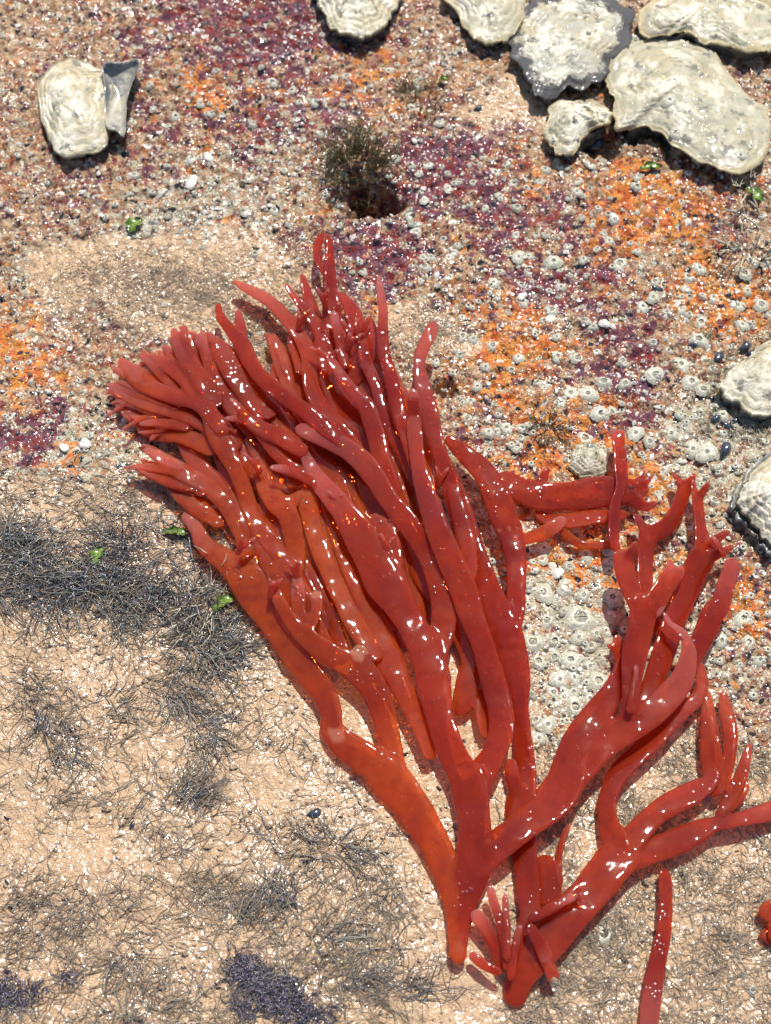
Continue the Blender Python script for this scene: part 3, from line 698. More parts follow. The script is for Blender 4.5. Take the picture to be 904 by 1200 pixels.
oyster([(515,-14),(538,20),(555,44),(578,52),(602,38),(618,5),(604,-28),(555,-36)], (568,2), 'cream oyster with yellow lip wedged against the dark-rimmed oyster', 'oyster', 3, 2, 3.5, 3, .3)
oyster(zo([(88,95),(140,28),(215,-25),(330,-40),(430,-14),(475,60),(452,130),(425,190),(375,240),(320,262),(255,285),(200,297),(168,250),(120,200),(94,145)], 560, 0, 2.628), (668,48),
       'grey oyster with a frilled blue-black rim', 'oyster_dark', 3, 2.5, 1.5, 4, 1., .8, 7, 1.3)
oyster(zo([(488,62),(560,-14),(700,-34),(850,-24),(945,60),(935,142),(862,162),(765,135),(700,130),(640,98),(592,103),(515,112)], 560, 0, 2.628), (820,15),
       'long flat grey oyster lying behind the biggest oyster', 'oyster', 3.5, 2.5, 2, 5, .5, .7, ruffle=.9)
oyster(zo([(415,372),(418,310),(385,262),(402,190),(470,130),(560,112),(650,118),(722,150),(782,220),(840,300),(892,335),(897,425),(872,505),(805,535),(742,514),(680,492),(612,455),(560,402),(496,390),(442,398)], 560, 0, 2.628), (800,105),
       'biggest oyster, broad and cream-white with a wavy yellowish lip', 'oyster', 2.8, 3.4, 4, 6, .25, .7, 8, .9, low_scale=.75)
oyster(zo([(208,405),(220,342),(280,302),(350,310),(402,340),(412,372),(362,395),(325,430),(300,464),(260,472),(222,452)], 560, 0, 2.628), (668,140),
       'smallest oyster, greenish grey, tucked under the dark-rimmed oyster', 'oyster', 2.5, 2.5, 3, 7, .3, .9, 5, .6)
oyster(zo([(728,440),(760,400),(830,342),(904,292),(1000,280),(1050,400),(1005,540),(904,548),(832,552),(790,512),(742,490)], 600, 300, 2.974), (895,430),
       'smooth chalky white oyster with small mussels along its edge', 'oyster_white', 3, 2.5, 5, 8, .12, 1.0, 4, .4, low_scale=.93, lowmat='cup')
oyster(zo([(790,880),(800,820),(830,770),(904,690),(1000,660),(1060,800),(1010,1000),(930,1010),(880,980),(840,930)], 600, 300, 2.974), (905,585),
       'smooth chalky white oyster set in a thick layered grey collar', 'oyster_white', 4, 2, 5, 9, .12, 1.0, 4, .4, low_scale=1.14, lowmat='cup')
oyster([(667,542),(672,526),(686,518),(702,520),(713,530),(714,546),(704,558),(688,562),(673,556)], (690,538), 'small flat green-grey oyster half under a seaweed tip', 'oyster', 1.2, .5, 2, 10, .4, .8, 6, .3)

# ------------------------------------------------------------------ barnacles
def barnacle_mesh(seed, seg=24):
    r_ = random.Random(seed); V = []; F = []
    ph = r_.random()*6; ell = .8+r_.random()*.2
    op = r_.choice((.62, .8, 1., 1.)); hh = r_.uniform(.7, 1.1)
    rows = [(1.08,-.12),(1.,0),(.86,.20*hh),(.68,.38*hh),(.50*op+.04,.50*hh),(.43*op,.49*hh),(.40*op,.36*hh),(.38*op,.22*hh)]
    for k, (r, z) in enumerate(rows):
        for j in range(seg):
            a = j*2*math.pi/seg; plate = abs(math.sin(3*a+ph)); rib = math.sin(a*12+ph)
            q = r*(1+(.14*(plate-.5)+.06*rib+.10*math.sin(a*2+seed)+.07*math.sin(a*3+seed*2))*(1 if k < 4 else .6))
            V.append((q*math.cos(a)*(1 if k < 4 else .92), q*math.sin(a)*ell, z*(1+.16*(plate-.5))+.03*math.sin(a+seed)*(k > 1)))
    n = len(rows)
    for k in range(n-1):
        for j in range(seg): F.append((k*seg+j, k*seg+(j+1) % seg, (k+1)*seg+(j+1) % seg, (k+1)*seg+j))
    wall = mesh('barnacle', V, F)
    V = []; F = []
    for sy in (-1, 1):                                         # two lid plates meeting in a slit
        b = len(V)
        V += [(-.40,.03*sy,.30),(-.15,.025*sy,.40),(.15,.025*sy,.40),(.40,.03*sy,.30),(.28,.24*sy*ell,.26),(0,.36*sy*ell,.25),(-.28,.24*sy*ell,.26),(0,.15*sy,.40)]
        q = [(0,1,7),(1,2,7),(2,3,7),(3,4,7),(4,5,7),(5,6,7),(6,0,7)]
        F += [tuple(b+i for i in (t if sy > 0 else t[::-1])) for t in q]
    lift = .07*hh if seed % 4 else -.16
    return wall, mesh('operculum', [(x*op*1.05, y*op*1.05, (z+lift)*hh) for x, y, z in V], F)
BM = [barnacle_mesh(i) for i in range(14)]
for wm, om in BM:
    wm.materials.append(M['barn']); om.materials.append(M['operc'])
def crust_word(loc):
    m = masks(np.array([loc.x]), np.array([loc.y])); m = [float(a[0]) for a in m]
    if m[0] > .5: return 'sandy rock'
    k = max(range(1, 4), key=lambda i: m[i]); return ('mottled crust', 'purple crust', 'orange crust', 'grey crust')[k if m[k] > .35 else 0]
def zone_label(px, py, r, loc):
    sz = 'large ridged' if r > 9.5 else ('mid-sized' if r > 6.2 else 'small'); cw = crust_word(loc)
    if 600 <= px < 750 and 625 <= py < 900: w_ = 'in the packed colony between the seaweed limbs'
    elif px >= 690 and py >= 900: w_ = 'near the hanging red strip'
    elif px >= 740 and py >= 330: w_ = 'by the two smooth white oysters'
    elif px < 330 and py < 330: w_ = 'around the lone white oyster'
    elif px < 330: w_ = 'beside the fingered seaweed fan'
    elif py < 300 and px < 520: w_ = 'around the olive algae tuft'
    elif py < 300: w_ = 'below the row of oysters'
    elif py < 420: w_ = 'between the oysters and the tall seaweed fingers'
    else: w_ = 'just beyond the seaweed tips'
    return sz+' grey-white barnacle on '+cw+' '+w_, 'barnacles '+w_
def tree(objs):
    vs, fs, n = [], [], 0
    for o in objs:
        m = o.data; off = np.array(o.parent.location if o.parent else o.location)
        c = np.empty(len(m.vertices)*3, np.float32); m.vertices.foreach_get('co', c); c = c.reshape(-1, 3)+off
        vs += [tuple(map(float, v)) for v in c]; fs += [tuple(i+n for i in p.vertices) for p in m.polygons]; n += len(c)
    return BVHTree.FromPolygons(vs, fs)
T_WEED = tree([o for o in col.objects if o.type == 'MESH' and o.parent and o.parent.name.startswith('red_seaweed')])
T_SHELL = tree([o for o in col.objects if o.type == 'MESH' and o.parent and o.parent.name.startswith('oyster')])
def cast(px, py):
    r = ray(px, py).normalized(); g = gpt(px, py); best = ((g-CAM).length, g, None, 'rock')
    for T, nm in ((T_WEED, 'weed'), (T_SHELL, 'shell')):
        loc, nor, i, d = T.ray_cast(CAM, r)
        if loc is not None and d < best[0]: best = (d, loc, nor, nm)
    d, loc, nor, nm = best
    if nor is None: nor = Vector((0, 0, 1))
    elif nor.z < 0: nor = -nor
    return loc, nor, nm
placed = []
def barnacle(px, py, r, on_shell=False):
    loc, nor, ob = cast(px, py)
    if loc is None: return False
    if on_shell:
        if ob != 'shell': return False
    elif ob != 'rock': return False
    for q in placed:
        if (q[0]-px)**2+(q[1]-py)**2 < ((q[2]+r)*.72)**2: return False
    placed.append((px, py, r)); v = random.randrange(len(BM)); R = r*pxsize(loc)
    o = bpy.data.objects.new('barnacle', BM[v][0]); col.objects.link(o)
    n = (nor*.5+Vector((random.uniform(-.15,.15), random.uniform(-.15,.15), .8))).normalized()
    o.location = loc-n*R*.05; o.rotation_euler = (n.to_track_quat('Z', 'Y') @ Matrix.Rotation(random.random()*6.28, 3, 'Z').to_quaternion()).to_euler()
    o.scale = (R, R*random.uniform(.8, 1.1), R*random.uniform(.55, 1.05))
    lab, grp = ('small barnacle growing on an oyster shell', 'barnacles on oyster shells') if on_shell else zone_label(px, py, r, loc)
    o['label'] = lab; o['category'] = 'barnacle'; o['group'] = grp
    c = bpy.data.objects.new('operculum', BM[v][1]); col.objects.link(c); c.parent = o
    return True
big = zo([(145,20,),(375,30),(60,50),(295,335),(90,440),(205,480),(165,510),(265,480),(310,550),(500,415),(475,445),(590,380),(625,440),(560,345),(660,230),(620,145),(590,180),(650,295),(320,440),(35,600),(20,665),(255,635),(680,685),(705,855)], 600, 300, 2.974)
big += zo([(90,60),(140,65),(125,120),(190,785),(215,660),(330,580),(205,570),(400,690),(350,800),(290,780),(255,840),(240,720),(760,720),(830,650),(880,780),(845,725)], 560, 480, 2.659)
big += zo([(150,100),(230,30),(275,20),(220,170),(320,110),(260,150),(870,100),(740,20)], 580, 740, 2.79)
barnacle(680, 725, 21)
for x, y in big: barnacle(x, y, random.uniform(7.5, 12.5))
barnacle(708, 1095, 13); barnacle(882, 1160, 7)
for x, y, r in ((785,118,9),(792,156,8),(868,182,7),(880,172,6),(625,47,7),(745,45,5),(843,452,4),(110,170,4)): barnacle(x, y, r, True)
dens = [((610,640,745,870), 95, 7, 13), ((480,180,770,330), 75, 4.5, 8.5), ((480,330,740,520), 60, 5, 10), ((740,300,904,640), 60, 5, 11), ((330,80,520,320), 40, 4, 7),
        ((150,60,340,310), 45, 4, 8), ((0,180,150,340), 16, 4, 7), ((0,430,190,590), 40, 5, 10), ((820,640,904,880), 26, 6, 11), ((610,860,700,960), 14, 5, 8), ((270,340,350,430), 8, 5, 9)]
nb = len(placed)
for (x0, y0, x1, y1), n, a, b in dens:
    for k in range(n):
        if len(placed) >= 298: break
        barnacle(random.uniform(x0, x1), random.uniform(y0, y1), random.uniform(a, b)*(.8 if random.random() < .5 else 1))

# ------------------------------------------------------------------ mussels, snails, shell fragments
def mussel(px, py, ln, ang, label, grp='small mussels among the oysters', mat='mussel'):
    loc, nor, ob = cast(px, py)
    if ob != 'rock': return
    L = ln*pxsize(loc); V = []; F = []; n = 16; rows = 7
    for k in range(rows):
        r = math.sin((k+.001)/(rows-1)*math.pi/2)
        for j in range(n):
            a = j*2*math.pi/n; c, s_ = math.cos(a), math.sin(a)
            x = (c*.5)*r; y = s_*.27*r*(1+.35*c)+.06*c*c*r
            V.append((x*L, y*L, L*.25*math.sqrt(max(0, 1-r*r))+L*.012*math.sin(k*3)))
    V += [(x, y, -.35*z-.0001) for x, y, z in V[:]]
    for lay in (0, rows*n):
        for k in range(rows-1):
            for j in range(n):
                f = (lay+k*n+j, lay+(k+1)*n+j, lay+(k+1)*n+(j+1) % n, lay+k*n+(j+1) % n); F.append(f if lay == 0 else f[::-1])
    o = link('mussel' if mat == 'mussel' else 'shell_fragment', mesh('mussel', V, F), M[mat], label=label, category='mussel', group=grp)
    o.location = loc+Vector((0, 0, L*.05)); o.rotation_euler = (random.uniform(-.5,.5), random.uniform(-.5,.3), ang)
    return o
for x, y, l, a in ((842,420,20,.9),(872,408,18,.7),(852,500,16,-.6),(838,492,14,.5),(850,528,22,1.2),(860,495,14,.4),(698,172,24,.5),(683,168,16,1.1),(835,470,12,2.),(868,572,18,0),
                   (832,660,14,1.),(880,415,14,.3),(770,340,16,-.4),(560,128,12,.5),(862,196,14,1.8),(812,405,14,.2),(668,165,12,.4)):
    lab = 'tiny blue-black mussel beside the smooth white oysters' if y > 380 else 'tiny blue-black mussel in the shade of the big oysters'
    mussel(x, y, l, a, lab, 'mussels by the white oysters' if y > 380 else 'mussels under the big oysters')
m_ = mussel(368, 954, 19, .35, 'single small dark snail-like mussel lying on bare sand left of the seaweed stalk'.replace(' left of', ' beside'), 'mussels on sand'); del m_['group']
m_ = mussel(155, 968, 11, 1.2, 'black pea-like shell lying alone on sandy rock among hair algae'); del m_['group']
FR = []
for i in range(5):
    bm = bmesh.new(); bmesh.ops.create_icosphere(bm, subdivisions=2, radius=1)
    for v in bm.verts:
        k = 1+.5*(float(vnoise(v.co.x*1.7+i*9, v.co.y*1.7+v.co.z, i))-.5); v.co = Vector((v.co.x*k, v.co.y*k*.65, v.co.z*k*.38))
    me = bpy.data.meshes.new('shell_fragment'); bm.to_mesh(me); bm.free(); me.materials.append(M['frag']); FR.append(me)
fixed = [(708,380,8),(645,375,8),(800,540,6),(100,520,10),(75,525,8),(655,672,9),(648,665,8),(663,690,7),(612,348,7),(225,215,11),(245,185,8),(720,255,7),(805,262,7),(600,590,0)]
for x, y, r in fixed+[(random.uniform(0,904), random.uniform(150,640), random.uniform(2.5,5)) for k in range(70)]:
    if r <= 0: continue
    loc, nor, ob = cast(x, y)
    if ob != 'rock': continue
    o = bpy.data.objects.new('shell_fragment', random.choice(FR)); col.objects.link(o); R = r*pxsize(loc)
    o.location = loc+Vector((0,0,R*.1)); o.scale = (R,)*3; o.rotation_euler = (random.uniform(-.4,.4), random.uniform(-.4,.4), random.random()*6.28)
    lab, grp = zone_label(x, y, 5, loc); o['label'] = ('rounded' if r > 5 else 'tiny')+' bright white shell chip'+lab[lab.index(' on '):]; o['category'] = 'shell chip'; o['group'] = 'white shell chips'+grp[9:]

# ------------------------------------------------------------------ hair-like growth
def strands(bx, by, ang, ln, rad, curl, arch, colr, segs=6, lift=None, vert=None):
    n = len(bx); t = np.linspace(0, 1, segs+1)[None,:]
    a = ang[:,None]+curl[:,None]*t+.5*np.sin(t*7+ang[:,None]*9)*.6
    dx = np.cos(a)*ln[:,None]/segs; dy = np.sin(a)*ln[:,None]/segs
    x = bx[:,None]+np.cumsum(dx, 1)-dx[:,:1]; y = by[:,None]+np.cumsum(dy, 1)-dy[:,:1]
    z = ground_h(x.ravel(), y.ravel()).reshape(x.shape)+arch[:,None]*np.sin(np.clip(t*math.pi*.92, 0, math.pi))+rad[:,None]*.6
    if vert is not None: z = ground_h(bx, by)[:,None]+vert[:,None]*t**.8
    r = rad[:,None]*(1-.75*t**2)
    tx = np.gradient(x, axis=1); ty = np.gradient(y, axis=1); L = np.hypot(tx, ty)+1e-9; px, py = -ty/L, tx/L
    V = np.stack([np.stack([x+px*r, y+py*r, z-.4*r], -1), np.stack([x-px*r, y-py*r, z-.4*r], -1), np.stack([x, y, z+r], -1)], 2)   # n, s+1, 3, 3
    base = (np.arange(n)*(segs+1)*3)[:,None,None]+(np.arange(segs)*3)[None,:,None]
    F = []
    for j in range(3):
        k = (j+1) % 3
        F.append(np.stack([base[:,:,0]+j, base[:,:,0]+k, base[:,:,0]+3+k, base[:,:,0]+3+j], -1))
    F = np.concatenate([f.reshape(-1, 4) for f in F])
    C = np.repeat(colr, (segs+1)*3, axis=0)
    return V.reshape(-1, 3), F, C
def clump(cx, cy, spread, n, ang, aspread, ln, rad, cols, curl=1.2, arch=.8, sy=None):
    px = rng.normal(cx, spread, n); py = rng.normal(cy, sy or spread*.7, n)
    r = np.array([tuple(P(a, b, 0))[:2] for a, b in zip(px, py)])
    k = rng.integers(0, len(cols), n); c = np.array(cols)[k]*rng.uniform(.6, 1.4, (n, 1))
    return (r[:,0], r[:,1], rng.normal(ang, aspread, n), rng.uniform(.4, 1.3, n)*ln*.001, rng.uniform(.6, 1.3, n)*rad*.001,
            rng.normal(0, curl, n), rng.uniform(.1, 1, n)*arch*.001, c)
def build_strands(name, label, clumps, segs=6, cat='algae'):
    arr = [np.concatenate([c[i] for c in clumps]) for i in range(8)]
    V, F, C = strands(*arr, segs=segs)
    me = fast_mesh(name, V, F, 4); cattr(me, 'col', C)
    return link(name, me, M['strand'], kind='stuff', label=label, category=cat)
DARK = [(.16,.17,.165),(.26,.26,.24),(.17,.18,.22),(.30,.28,.20),(.32,.24,.16),(.07,.07,.08),(.05,.05,.055)]
BROWN = [(.30,.19,.11),(.24,.17,.12),(.40,.30,.19),(.22,.19,.15)]
TAN = [(.42,.31,.20),(.30,.22,.15),(.22,.16,.11),(.50,.40,.28)]
GREYT = [(.38,.32,.24),(.26,.22,.17),(.50,.42,.32),(.18,.16,.13)]
cl = []
for k in range(40):
    x = rng.uniform(-60, 285); y = rng.normal(688, 30)+(x-100)*.06
    cl.append(clump(x, y, 22, 46, rng.choice([-.35, .1, .5, 2.8])+rng.normal(0, .35), .45, 11, .13, DARK+BROWN[:1], 1.2, 2.2))
for x, y in ((255,660),(235,640),(90,700),(40,690),(150,640),(200,690),(130,680)):
    cl.append(clump(x, y, 16, 60, rng.uniform(0, 6.28), .9, 8, .11, [(.05,.05,.09),(.07,.06,.10),(.06,.07,.06)], 1.5, 3.))
for k in range(16):
    cl.append(clump(rng.uniform(-40, 190), rng.normal(610, 22), 24, 22, rng.choice([.1, -.3, 2.9])+rng.normal(0, .3), .4, 9, .10, DARK+BROWN+TAN[:1], 1., 1.2))
build_strands('dark_hair_algae', 'dense mat of dark blue-grey hair algae beside the seaweed', cl)
cl = []
for x, y, a, n in ((205,815,-.9,60),(245,865,-1.,70),(60,840,-1.,60),(30,805,-.6,50),(75,875,-1.2,50),(250,790,2.5,60),(265,845,2.8,50),(215,930,.6,60),(225,950,1.,70),(140,690,-1.2,40),(150,730,-1.4,40),
                   (190,800,0,40),(130,830,.3,40),(265,730,.4,60),(290,1080,1.2,60),(330,1060,1.6,70),(390,1095,.4,60),(380,990,2.9,50),(410,1000,0,50),(420,1150,.2,50),(480,1160,.3,50),(155,1130,-1.5,40)):
    cl.append(clump(x, y, 13, n, a, .45, 10, .11, DARK+BROWN, 1.1, 1.6))
for k in range(260):
    x = rng.uniform(-80, 520); y = rng.uniform(740, 1260)
    if x > 300 and y < 760+(x-300)*1.2: continue
    cl.append(clump(x, y, 16, int(rng.uniform(5, 15)), rng.uniform(0, 6.28), .6, rng.uniform(5, 10), .085, DARK[1:]+BROWN+GREYT, 1.4, 1.))
for k in range(60):
    cl.append(clump(rng.uniform(0, 480), rng.uniform(1040, 1230), 18, 24, rng.normal(1.4, .8), .4, 8, .085, GREYT+BROWN, 1., 1.))
build_strands('fine_hair_algae', 'fine brown and grey hair algae strewn over the sandy rock', cl)
cl = []
for k in range(150):
    x, y = rng.normal(190, 85), rng.normal(335, 30)
    cl.append(clump(x, y, 14, 26, rng.normal(-.5, .4), .7, 2.6, .075, TAN, 1.2, .5))
for k in range(50): cl.append(clump(rng.normal(500, 26), rng.normal(395, 24), 8, 22, rng.uniform(0, 6.28), 1.2, 1.8, .075, TAN[::3]+TAN[:1], 1.5, .5))
build_strands('sandy_fuzz', 'short tan algal fuzz on the sandy hollow above the seaweed fan', cl, 4)
cl = []
for k in range(260):
    x, y = rng.uniform(600, 960), rng.uniform(870, 1250)
    cl.append(clump(x, y, 16, 24, rng.normal(.6, 1.1), .5, rng.uniform(3, 6.5), .085, GREYT+TAN, 1.6, .9))
build_strands('matted_algae', 'matted grey-tan algal fibres round the hanging seaweed strip', cl, 5)
cl = []
for cx, cy, sx, sy in ((15,1165,30,18),(310,1158,32,24),(335,1180,30,14),(290,1140,14,12)):
    for k in range(11): cl.append(clump(rng.normal(cx, sx*.7), rng.normal(cy, sy*.7), 9, 30, rng.uniform(0, 6.28), 1.2, 3.2, .14, [(.07,.055,.11),(.11,.09,.15),(.06,.055,.07),(.16,.14,.16)], 1.6, 1.6))
build_strands('violet_algae_turf', 'short violet-black algal turf in two patches on the sandy rock', cl, 4)
cl = []
for k in range(40): cl.append(clump(rng.uniform(820, 904), rng.uniform(380, 520), 8, 10, rng.uniform(0, 6.28), 1.2, 4, .1, [(.45,.42,.28),(.34,.32,.2),(.55,.5,.36)], 1.6, 1.2))
for k in range(40): cl.append(clump(rng.uniform(270, 360), rng.uniform(350, 440), 8, 8, rng.uniform(0, 6.28), 1.2, 4, .1, [(.45,.42,.28),(.5,.44,.3)], 1.6, 1.))
build_strands('pale_threads', 'pale yellowish threads caught round the white oysters and barnacles', cl, 5)

def tuft(px, py, spread, n, h, label, mat, ln=5., rad=.28, splay=.9, z0=0., forks=2, name='algae_tuft'):
    base = gpt(px, py); rr = random.Random(int(px*3+py)); V = []; F = []
    def twig(p, d, L, r, depth):
        m = 4; prev = None; q = p.copy(); dd = d.copy()
        for k in range(m+1):
            u = dd.orthogonal().normalized(); w_ = dd.cross(u).normalized(); rk = r*(1-.55*k/m); b = len(V)
            for j in range(4):
                a = j*math.pi/2; V.append(q+u*math.cos(a)*rk+w_*math.sin(a)*rk)
            if prev is not None:
                for j in range(4): F.append((prev+j, prev+(j+1) % 4, b+(j+1) % 4, b+j))
            prev = b; q = q+dd*L/m
            dd = (dd+Vector((rr.uniform(-1,1), rr.uniform(-1,1), rr.uniform(-.6,.8)))*.22).normalized()
        if depth > 0:
            for k in range(2): twig(q, (dd+Vector((rr.uniform(-1,1), rr.uniform(-1,1), rr.uniform(-.4,.7)))*.8).normalized(), L*.6, r*.65, depth-1)
    s_ = spread*pxsize(base)
    for i in range(n):
        a = rr.random()*6.28; R = math.sqrt(rr.random())*s_; x, y = base.x+math.cos(a)*R, base.y+math.sin(a)*R*.9
        d = Vector((math.cos(a)*splay*R/s_+rr.uniform(-.4,.4), math.sin(a)*splay*R/s_+rr.uniform(-.4,.4), 1)).normalized()
        twig(Vector((x, y, gh(x, y)+z0*.001*(1-(R/s_)**2)))-base, d, ln*.001*rr.uniform(.6, 1.2), rad*.001, forks)
    t = empty(name, base, label=label, category='algae'); link('frond_mass', mesh('frond_mass', V, F), M[mat], t); return t
tuft(418, 206, 31, 210, 5, 'olive-brown bushy algae tuft overhanging a dark hole in the rock', 'tuft', 4.2, .24, 1., 3.)
tuft(492, 118, 26, 70, 3, 'low thin brown algae tuft beyond the bushy one', 'tuft', 2.6, .18, 1.2, 0.)
tuft(880, 292, 26, 16, 4, 'pale branching coralline algae beside the biggest oyster', 'coral', 7, .42, 1.5, 0., 2, 'coralline_algae')
tuft(905, 265, 20, 10, 4, 'stiff cream coralline sprig at the foot of the biggest oyster', 'coral', 7, .42, 1.4, 0., 2, 'coralline_algae')
tuft(640, 505, 16, 40, 3, 'small yellow-brown algae sprout on orange crust by the small flat oyster', 'tuft', 2.6, .2, 1.2)
tuft(250, 705, 20, 14, 4, 'wiry green-grey sprig beside the bright green leaf', 'coral', 7, .22, 1.8, 0., 1)
def leaf(px, py, ln, wd, ang, label, bend=.3):
    base = gpt(px, py); k_ = pxsize(base); L = ln*k_; W = wd*k_; V = []; F = []
    for i in range(9):
        t = i/8; w_ = W*math.sin(math.pi*min(.97, t*.9+.06))**.7*.5; z = .0012+.0022*math.sin(t*3)*bend
        for j in range(5):
            s_ = (j-2)/2; V.append(((t-.5)*L, s_*w_*(1+.35*math.sin(i*2.3+px)*abs(s_))+math.sin(t*3)*W*.2, z+.0006*s_*s_+.0004*math.sin(t*11+s_*3)))
    n = len(V); V += [(x, y, z-.00035) for x, y, z in V]
    for i in range(8):
        for j in range(4):
            q = (i*5+j, i*5+j+1, (i+1)*5+j+1, (i+1)*5+j); F += [q[::-1], tuple(n+a for a in q)]
    for i in range(8):
        F += [(i*5, (i+1)*5, n+(i+1)*5, n+i*5), (i*5+4, n+i*5+4, n+(i+1)*5+4, (i+1)*5+4)]
    o = link('green_leaf', mesh('green_leaf', V, F), M['green'], label=label, category='algae'); o.location = base; o.rotation_euler[2] = ang
leaf(264, 709, 30, 13, .6, 'bright green leaf lying against the left edge of the seaweed'.replace('left edge', 'outer edge'))
leaf(208, 627, 34, 9, -.1, 'narrow dark green blade beside the pale pink seaweed tip')
leaf(160, 268, 22, 16, .9, 'lime green flake on the crust below the lone oyster')
leaf(882, 232, 26, 14, -.9, 'green flake at the lip of the biggest oyster')
leaf(762, 200, 26, 9, .1, 'olive green sliver under the lip of the biggest oyster')
leaf(117, 655, 26, 14, 1.2, 'deep green scrap buried in the dark hair algae')
leaf(520, 98, 12, 7, .3, 'tiny green speck of weed by the thin brown tuft')

# ------------------------------------------------------------------ grit and small barnacles in the crust (uncountable)
ZP = [[(.30,.12,.06),(.46,.33,.20),(.20,.09,.07),(.55,.45,.31),(.34,.08,.04),(.10,.06,.06),(.40,.30,.2)],
      [(.09,.03,.055),(.14,.05,.075),(.20,.06,.06),(.06,.03,.045),(.26,.08,.07)],
      [(.52,.14,.03),(.60,.24,.045),(.58,.33,.08),(.38,.07,.03),(.46,.32,.17),(.2,.07,.06)],
      [(.50,.46,.34),(.36,.34,.25),(.60,.55,.43),(.14,.13,.11),(.46,.36,.24)]]
def grit(n, palette, region, size, name, label, crust_only=True, flat=.7):
    px = rng.uniform(region[0], region[2], n); py = rng.uniform(region[1], region[3], n)
    t = (0-CAM.z); u = (px-PW/2)/(PH/2)*TV; v = (PH/2-py)/(PH/2)*TV; k = t/(v*ST-CT); x = u*k; y = CAM.y+(v*CT+ST)*k
    m = masks(x, y); keep = rng.random(n) < np.clip(1.05-m[0]*1.2, .03 if crust_only else 1, 1); x, y = x[keep], y[keep]; n = len(x)
    z = ground_h(x, y); r = rng.uniform(.5, 1.4, n)**1.5*size*.001
    base = np.array([(1,0,0),(0,1,0),(-1,0,0),(0,-1,0),(0,0,1),(0,0,-1)], float)
    V = base[None]*r[:,None,None]*rng.uniform(.6, 1.3, (n, 6, 1)); V[:,:,2] *= flat
    a = rng.uniform(0, 6.28, n); c, s_ = np.cos(a)[:,None], np.sin(a)[:,None]
    V = np.stack([V[:,:,0]*c-V[:,:,1]*s_, V[:,:,0]*s_+V[:,:,1]*c, V[:,:,2]+V[:,:,0]*rng.uniform(-.4, .4, (n, 1))], -1)
    V += np.stack([x, y, z+r*.15], -1)[:,None,:]
    f = np.array([(0,1,4),(1,2,4),(2,3,4),(3,0,4),(1,0,5),(2,1,5),(3,2,5),(0,3,5)])
    F = (f[None]+(np.arange(n)*6)[:,None,None]).reshape(-1, 3)
    C = None if palette is None else np.repeat(np.array(palette)[rng.integers(0, len(palette), n)]*rng.uniform(.7, 1.2, (n, 1)), 6, axis=0)
    if palette is None:
        mm = masks(x, y); f1, f2, f3 = (1.9*(fbm(x*150, y*150, q_, 3)-.5) for q_ in (61, 62, 63)); zz = np.stack([np.full(n, .45), .75*mm[1]+f1, .75*mm[2]+f2, .75*mm[3]+f3]); zi = zz.argmax(0)
        C = np.repeat(np.array([ZP[i][rng.integers(0, len(ZP[i]))] for i in zi])*rng.uniform(.7, 1.25, (n, 1)), 6, axis=0)
    me = fast_mesh(name, V.reshape(-1, 3), F, 3, False); cattr(me, 'col', C)
    return link(name, me, M['grit'], kind='stuff', label=label, category='grit')
grit(23000, None, (-260,-200,1160,920), .46, 'crust_grit', 'coarse coloured crumbs of living crust on the rock')
grit(2300, [(.62,.60,.52),(.7,.67,.58),(.45,.44,.36)], (-60,-60,980,920), .62, 'lime_crumbs', 'scattered pale limy crumbs on the crust')
grit(2500, [(.45,.33,.22),(.3,.22,.15),(.62,.5,.38),(.12,.1,.09)], (-80,560,980,1260), .28, 'sand_grains', 'loose sand grains on the pale rock', False)

# tiny barnacles past counting
def tiny_barnacles(n):
    px = rng.uniform(-200, 1100, n); py = rng.uniform(-160, 900, n)
    t = -CAM.z; u = (px-PW/2)/(PH/2)*TV; v = (PH/2-py)/(PH/2)*TV; k = t/(v*ST-CT); x = u*k; y = CAM.y+(v*CT+ST)*k
    m = masks(x, y); keep = rng.random(n) < np.clip(.75-m[0]*1.2, 0, 1)*(.5+m[3]); x, y = x[keep], y[keep]; n = len(x)
    z = ground_h(x, y); r = rng.uniform(.6, 1.2, n)*.001; seg = 9; a = np.arange(seg)*2*math.pi/seg
    rows = ((1.05,-.15),(.8,.3),(.5,.55),(.38,.5),(.28,.15)); V = []
    for q, h in rows:
        jr = q*(1+.12*rng.standard_normal((n, seg)))
        V.append(np.stack([x[:,None]+r[:,None]*jr*np.cos(a), y[:,None]+r[:,None]*jr*np.sin(a)*.9, z[:,None]+r[:,None]*h*np.ones(seg)], -1))
    V = np.stack(V, 1)                                          # n, rows, seg, 3
    F = []
    for k in range(len(rows)-1):
        for j in range(seg): F.append((k*seg+j, k*seg+(j+1) % seg, (k+1)*seg+(j+1) % seg, (k+1)*seg+j))
    F = (np.array(F)[None]+(np.arange(n)*seg*len(rows))[:,None,None]).reshape(-1, 4)
    me = fast_mesh('young_barnacles', V.reshape(-1, 3), F, 4); link('young_barnacles', me, M['barn_small'], kind='stuff', label='countless pinhead young barnacles dotting the crust', category='barnacles')
tiny_barnacles(4200)

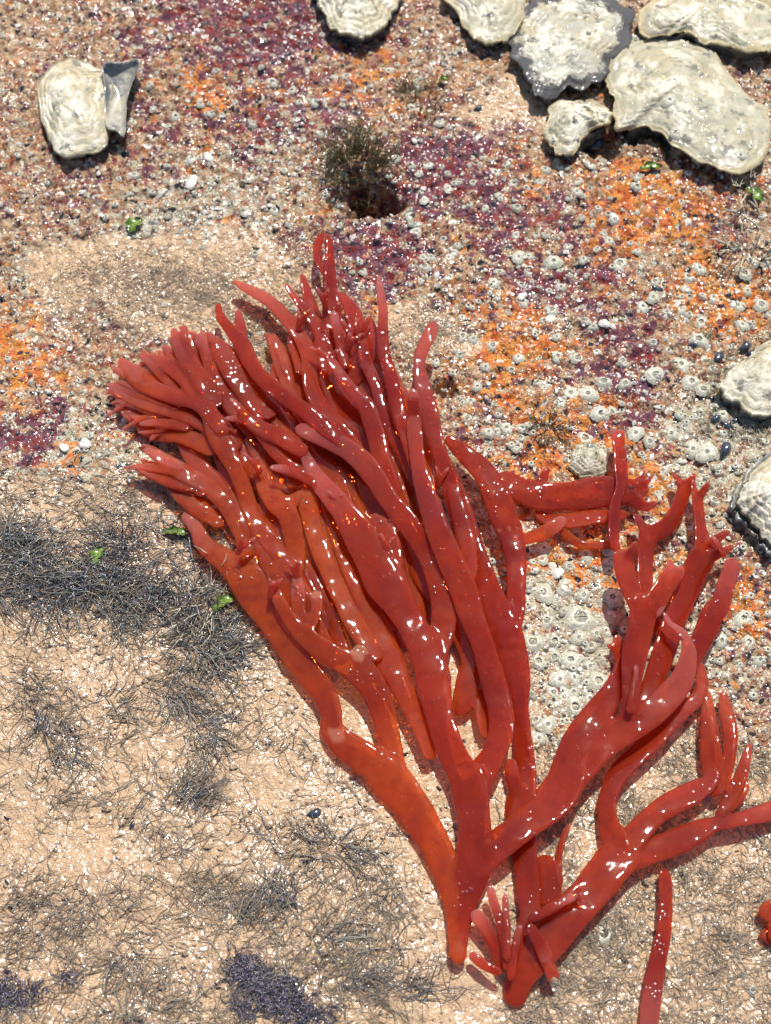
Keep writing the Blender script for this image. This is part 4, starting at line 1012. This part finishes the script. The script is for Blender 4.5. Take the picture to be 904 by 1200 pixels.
# ------------------------------------------------------------------ flat beads added for sun glints on the wet rock; droplets on seaweed
def beads(P3, R, N3, name, label):
    n = len(P3); seg = 8
    rows = ((1., -.03), (.72, .055), (.38, .10)); a = np.arange(seg)*2*math.pi/seg
    V = []
    for q, h in rows: V.append(np.stack([q*np.cos(a), q*np.sin(a), np.full(seg, h)], -1))
    V = np.concatenate(V+[np.array([[0, 0, .115]])]); F = []
    for k in range(2):
        for j in range(seg): F += [(k*seg+j, k*seg+(j+1) % seg, (k+1)*seg+(j+1) % seg), (k*seg+j, (k+1)*seg+(j+1) % seg, (k+1)*seg+j)]
    for j in range(seg): F.append((2*seg+j, 2*seg+(j+1) % seg, 3*seg))
    Z = N3/np.linalg.norm(N3, axis=1)[:,None]; U = np.cross(Z, np.array([0, 1., 0])+0*Z); U /= np.linalg.norm(U, axis=1)[:,None]; W = np.cross(Z, U)
    el = rng.uniform(.7, 1.3, (n, 1, 1))
    VV = P3[:,None,:]+R[:,None,None]*(V[None,:,0:1]*el*U[:,None,:]+V[None,:,1:2]*W[:,None,:]+V[None,:,2:3]*Z[:,None,:])
    FF = (np.array(F)[None]+(np.arange(n)*len(V))[:,None,None]).reshape(-1, 3)
    return link(name, fast_mesh(name, VV.reshape(-1, 3), FF, 3), M['water'], kind='stuff', label=label, category='water')
n = 26000
px = rng.uniform(-60, 964, n); py = rng.uniform(-60, 1260, n)
t = -CAM.z; u = (px-PW/2)/(PH/2)*TV; v = (PH/2-py)/(PH/2)*TV; k = t/(v*ST-CT); x = u*k; y = CAM.y+(v*CT+ST)*k
keep = rng.random(n) < np.clip(.14+(fbm(x*70, y*70, 88)-.44)*6, .14, 1); x, y = x[keep], y[keep]; n = len(x)
R = rng.uniform(.25, .65, n)*.001*np.where(rng.random(n) < .10, 2.1, 1)
keep = np.array([not near_weed(a, b) for a, b in zip(x, y)]); x, y, R = x[keep], y[keep], R[keep]; n = len(x)
z = ground_h(x, y)+.0003; N3 = np.stack([rng.normal(0, .15, n), rng.normal(.04, .15, n), np.ones(n)], -1)
beads(np.stack([x, y, z], -1), R, N3, 'glint_beads', 'flat glossy beads added for sun glints on the wet rock')  # caps added to catch the sun, standing in for the wet film
PP, RR, NN = [], [], []
def wbead(px, py, r):
    loc, nor, ob = cast(px, py)
    if ob == 'weed' and nor.z > .8:
        PP.append(tuple(loc)); RR.append(r*pxsize(loc)); NN.append(tuple(nor*.5+Vector((0, 0, .5))))
for cx, cy, sp, k in ((268,430,12,14),(263,455,8,6),(240,480,4,2),(378,385,20,12),(420,400,26,16),(400,740,14,8),(506,655,6,6),(513,695,6,4),(348,690,6,8),(455,600,10,6),(575,582,12,8),(620,575,26,14),(625,960,10,4),
                      (780,1070,5,6),(776,1110,5,8),(768,1160,6,10),(690,600,24,10),(730,560,20,8),(800,740,10,4),(845,700,8,6),(540,1050,8,8),(580,1080,14,10),(640,1070,12,8),(425,795,16,8),(850,930,16,12),(620,890,8,6),(285,650,14,6)):
    for i in range(k): wbead(random.gauss(cx, sp), random.gauss(cy, sp), random.uniform(1.6, 3.2))
for i in range(200): wbead(random.uniform(130, 880), random.uniform(300, 1190), random.uniform(1., 2.))
for i in range(900): wbead(random.uniform(130, 880), random.uniform(300, 1190), random.uniform(.5, 1.))
beads(np.array(PP), np.array(RR), np.array(NN), 'seaweed_droplets', 'tiny water droplets clinging to the red seaweed')
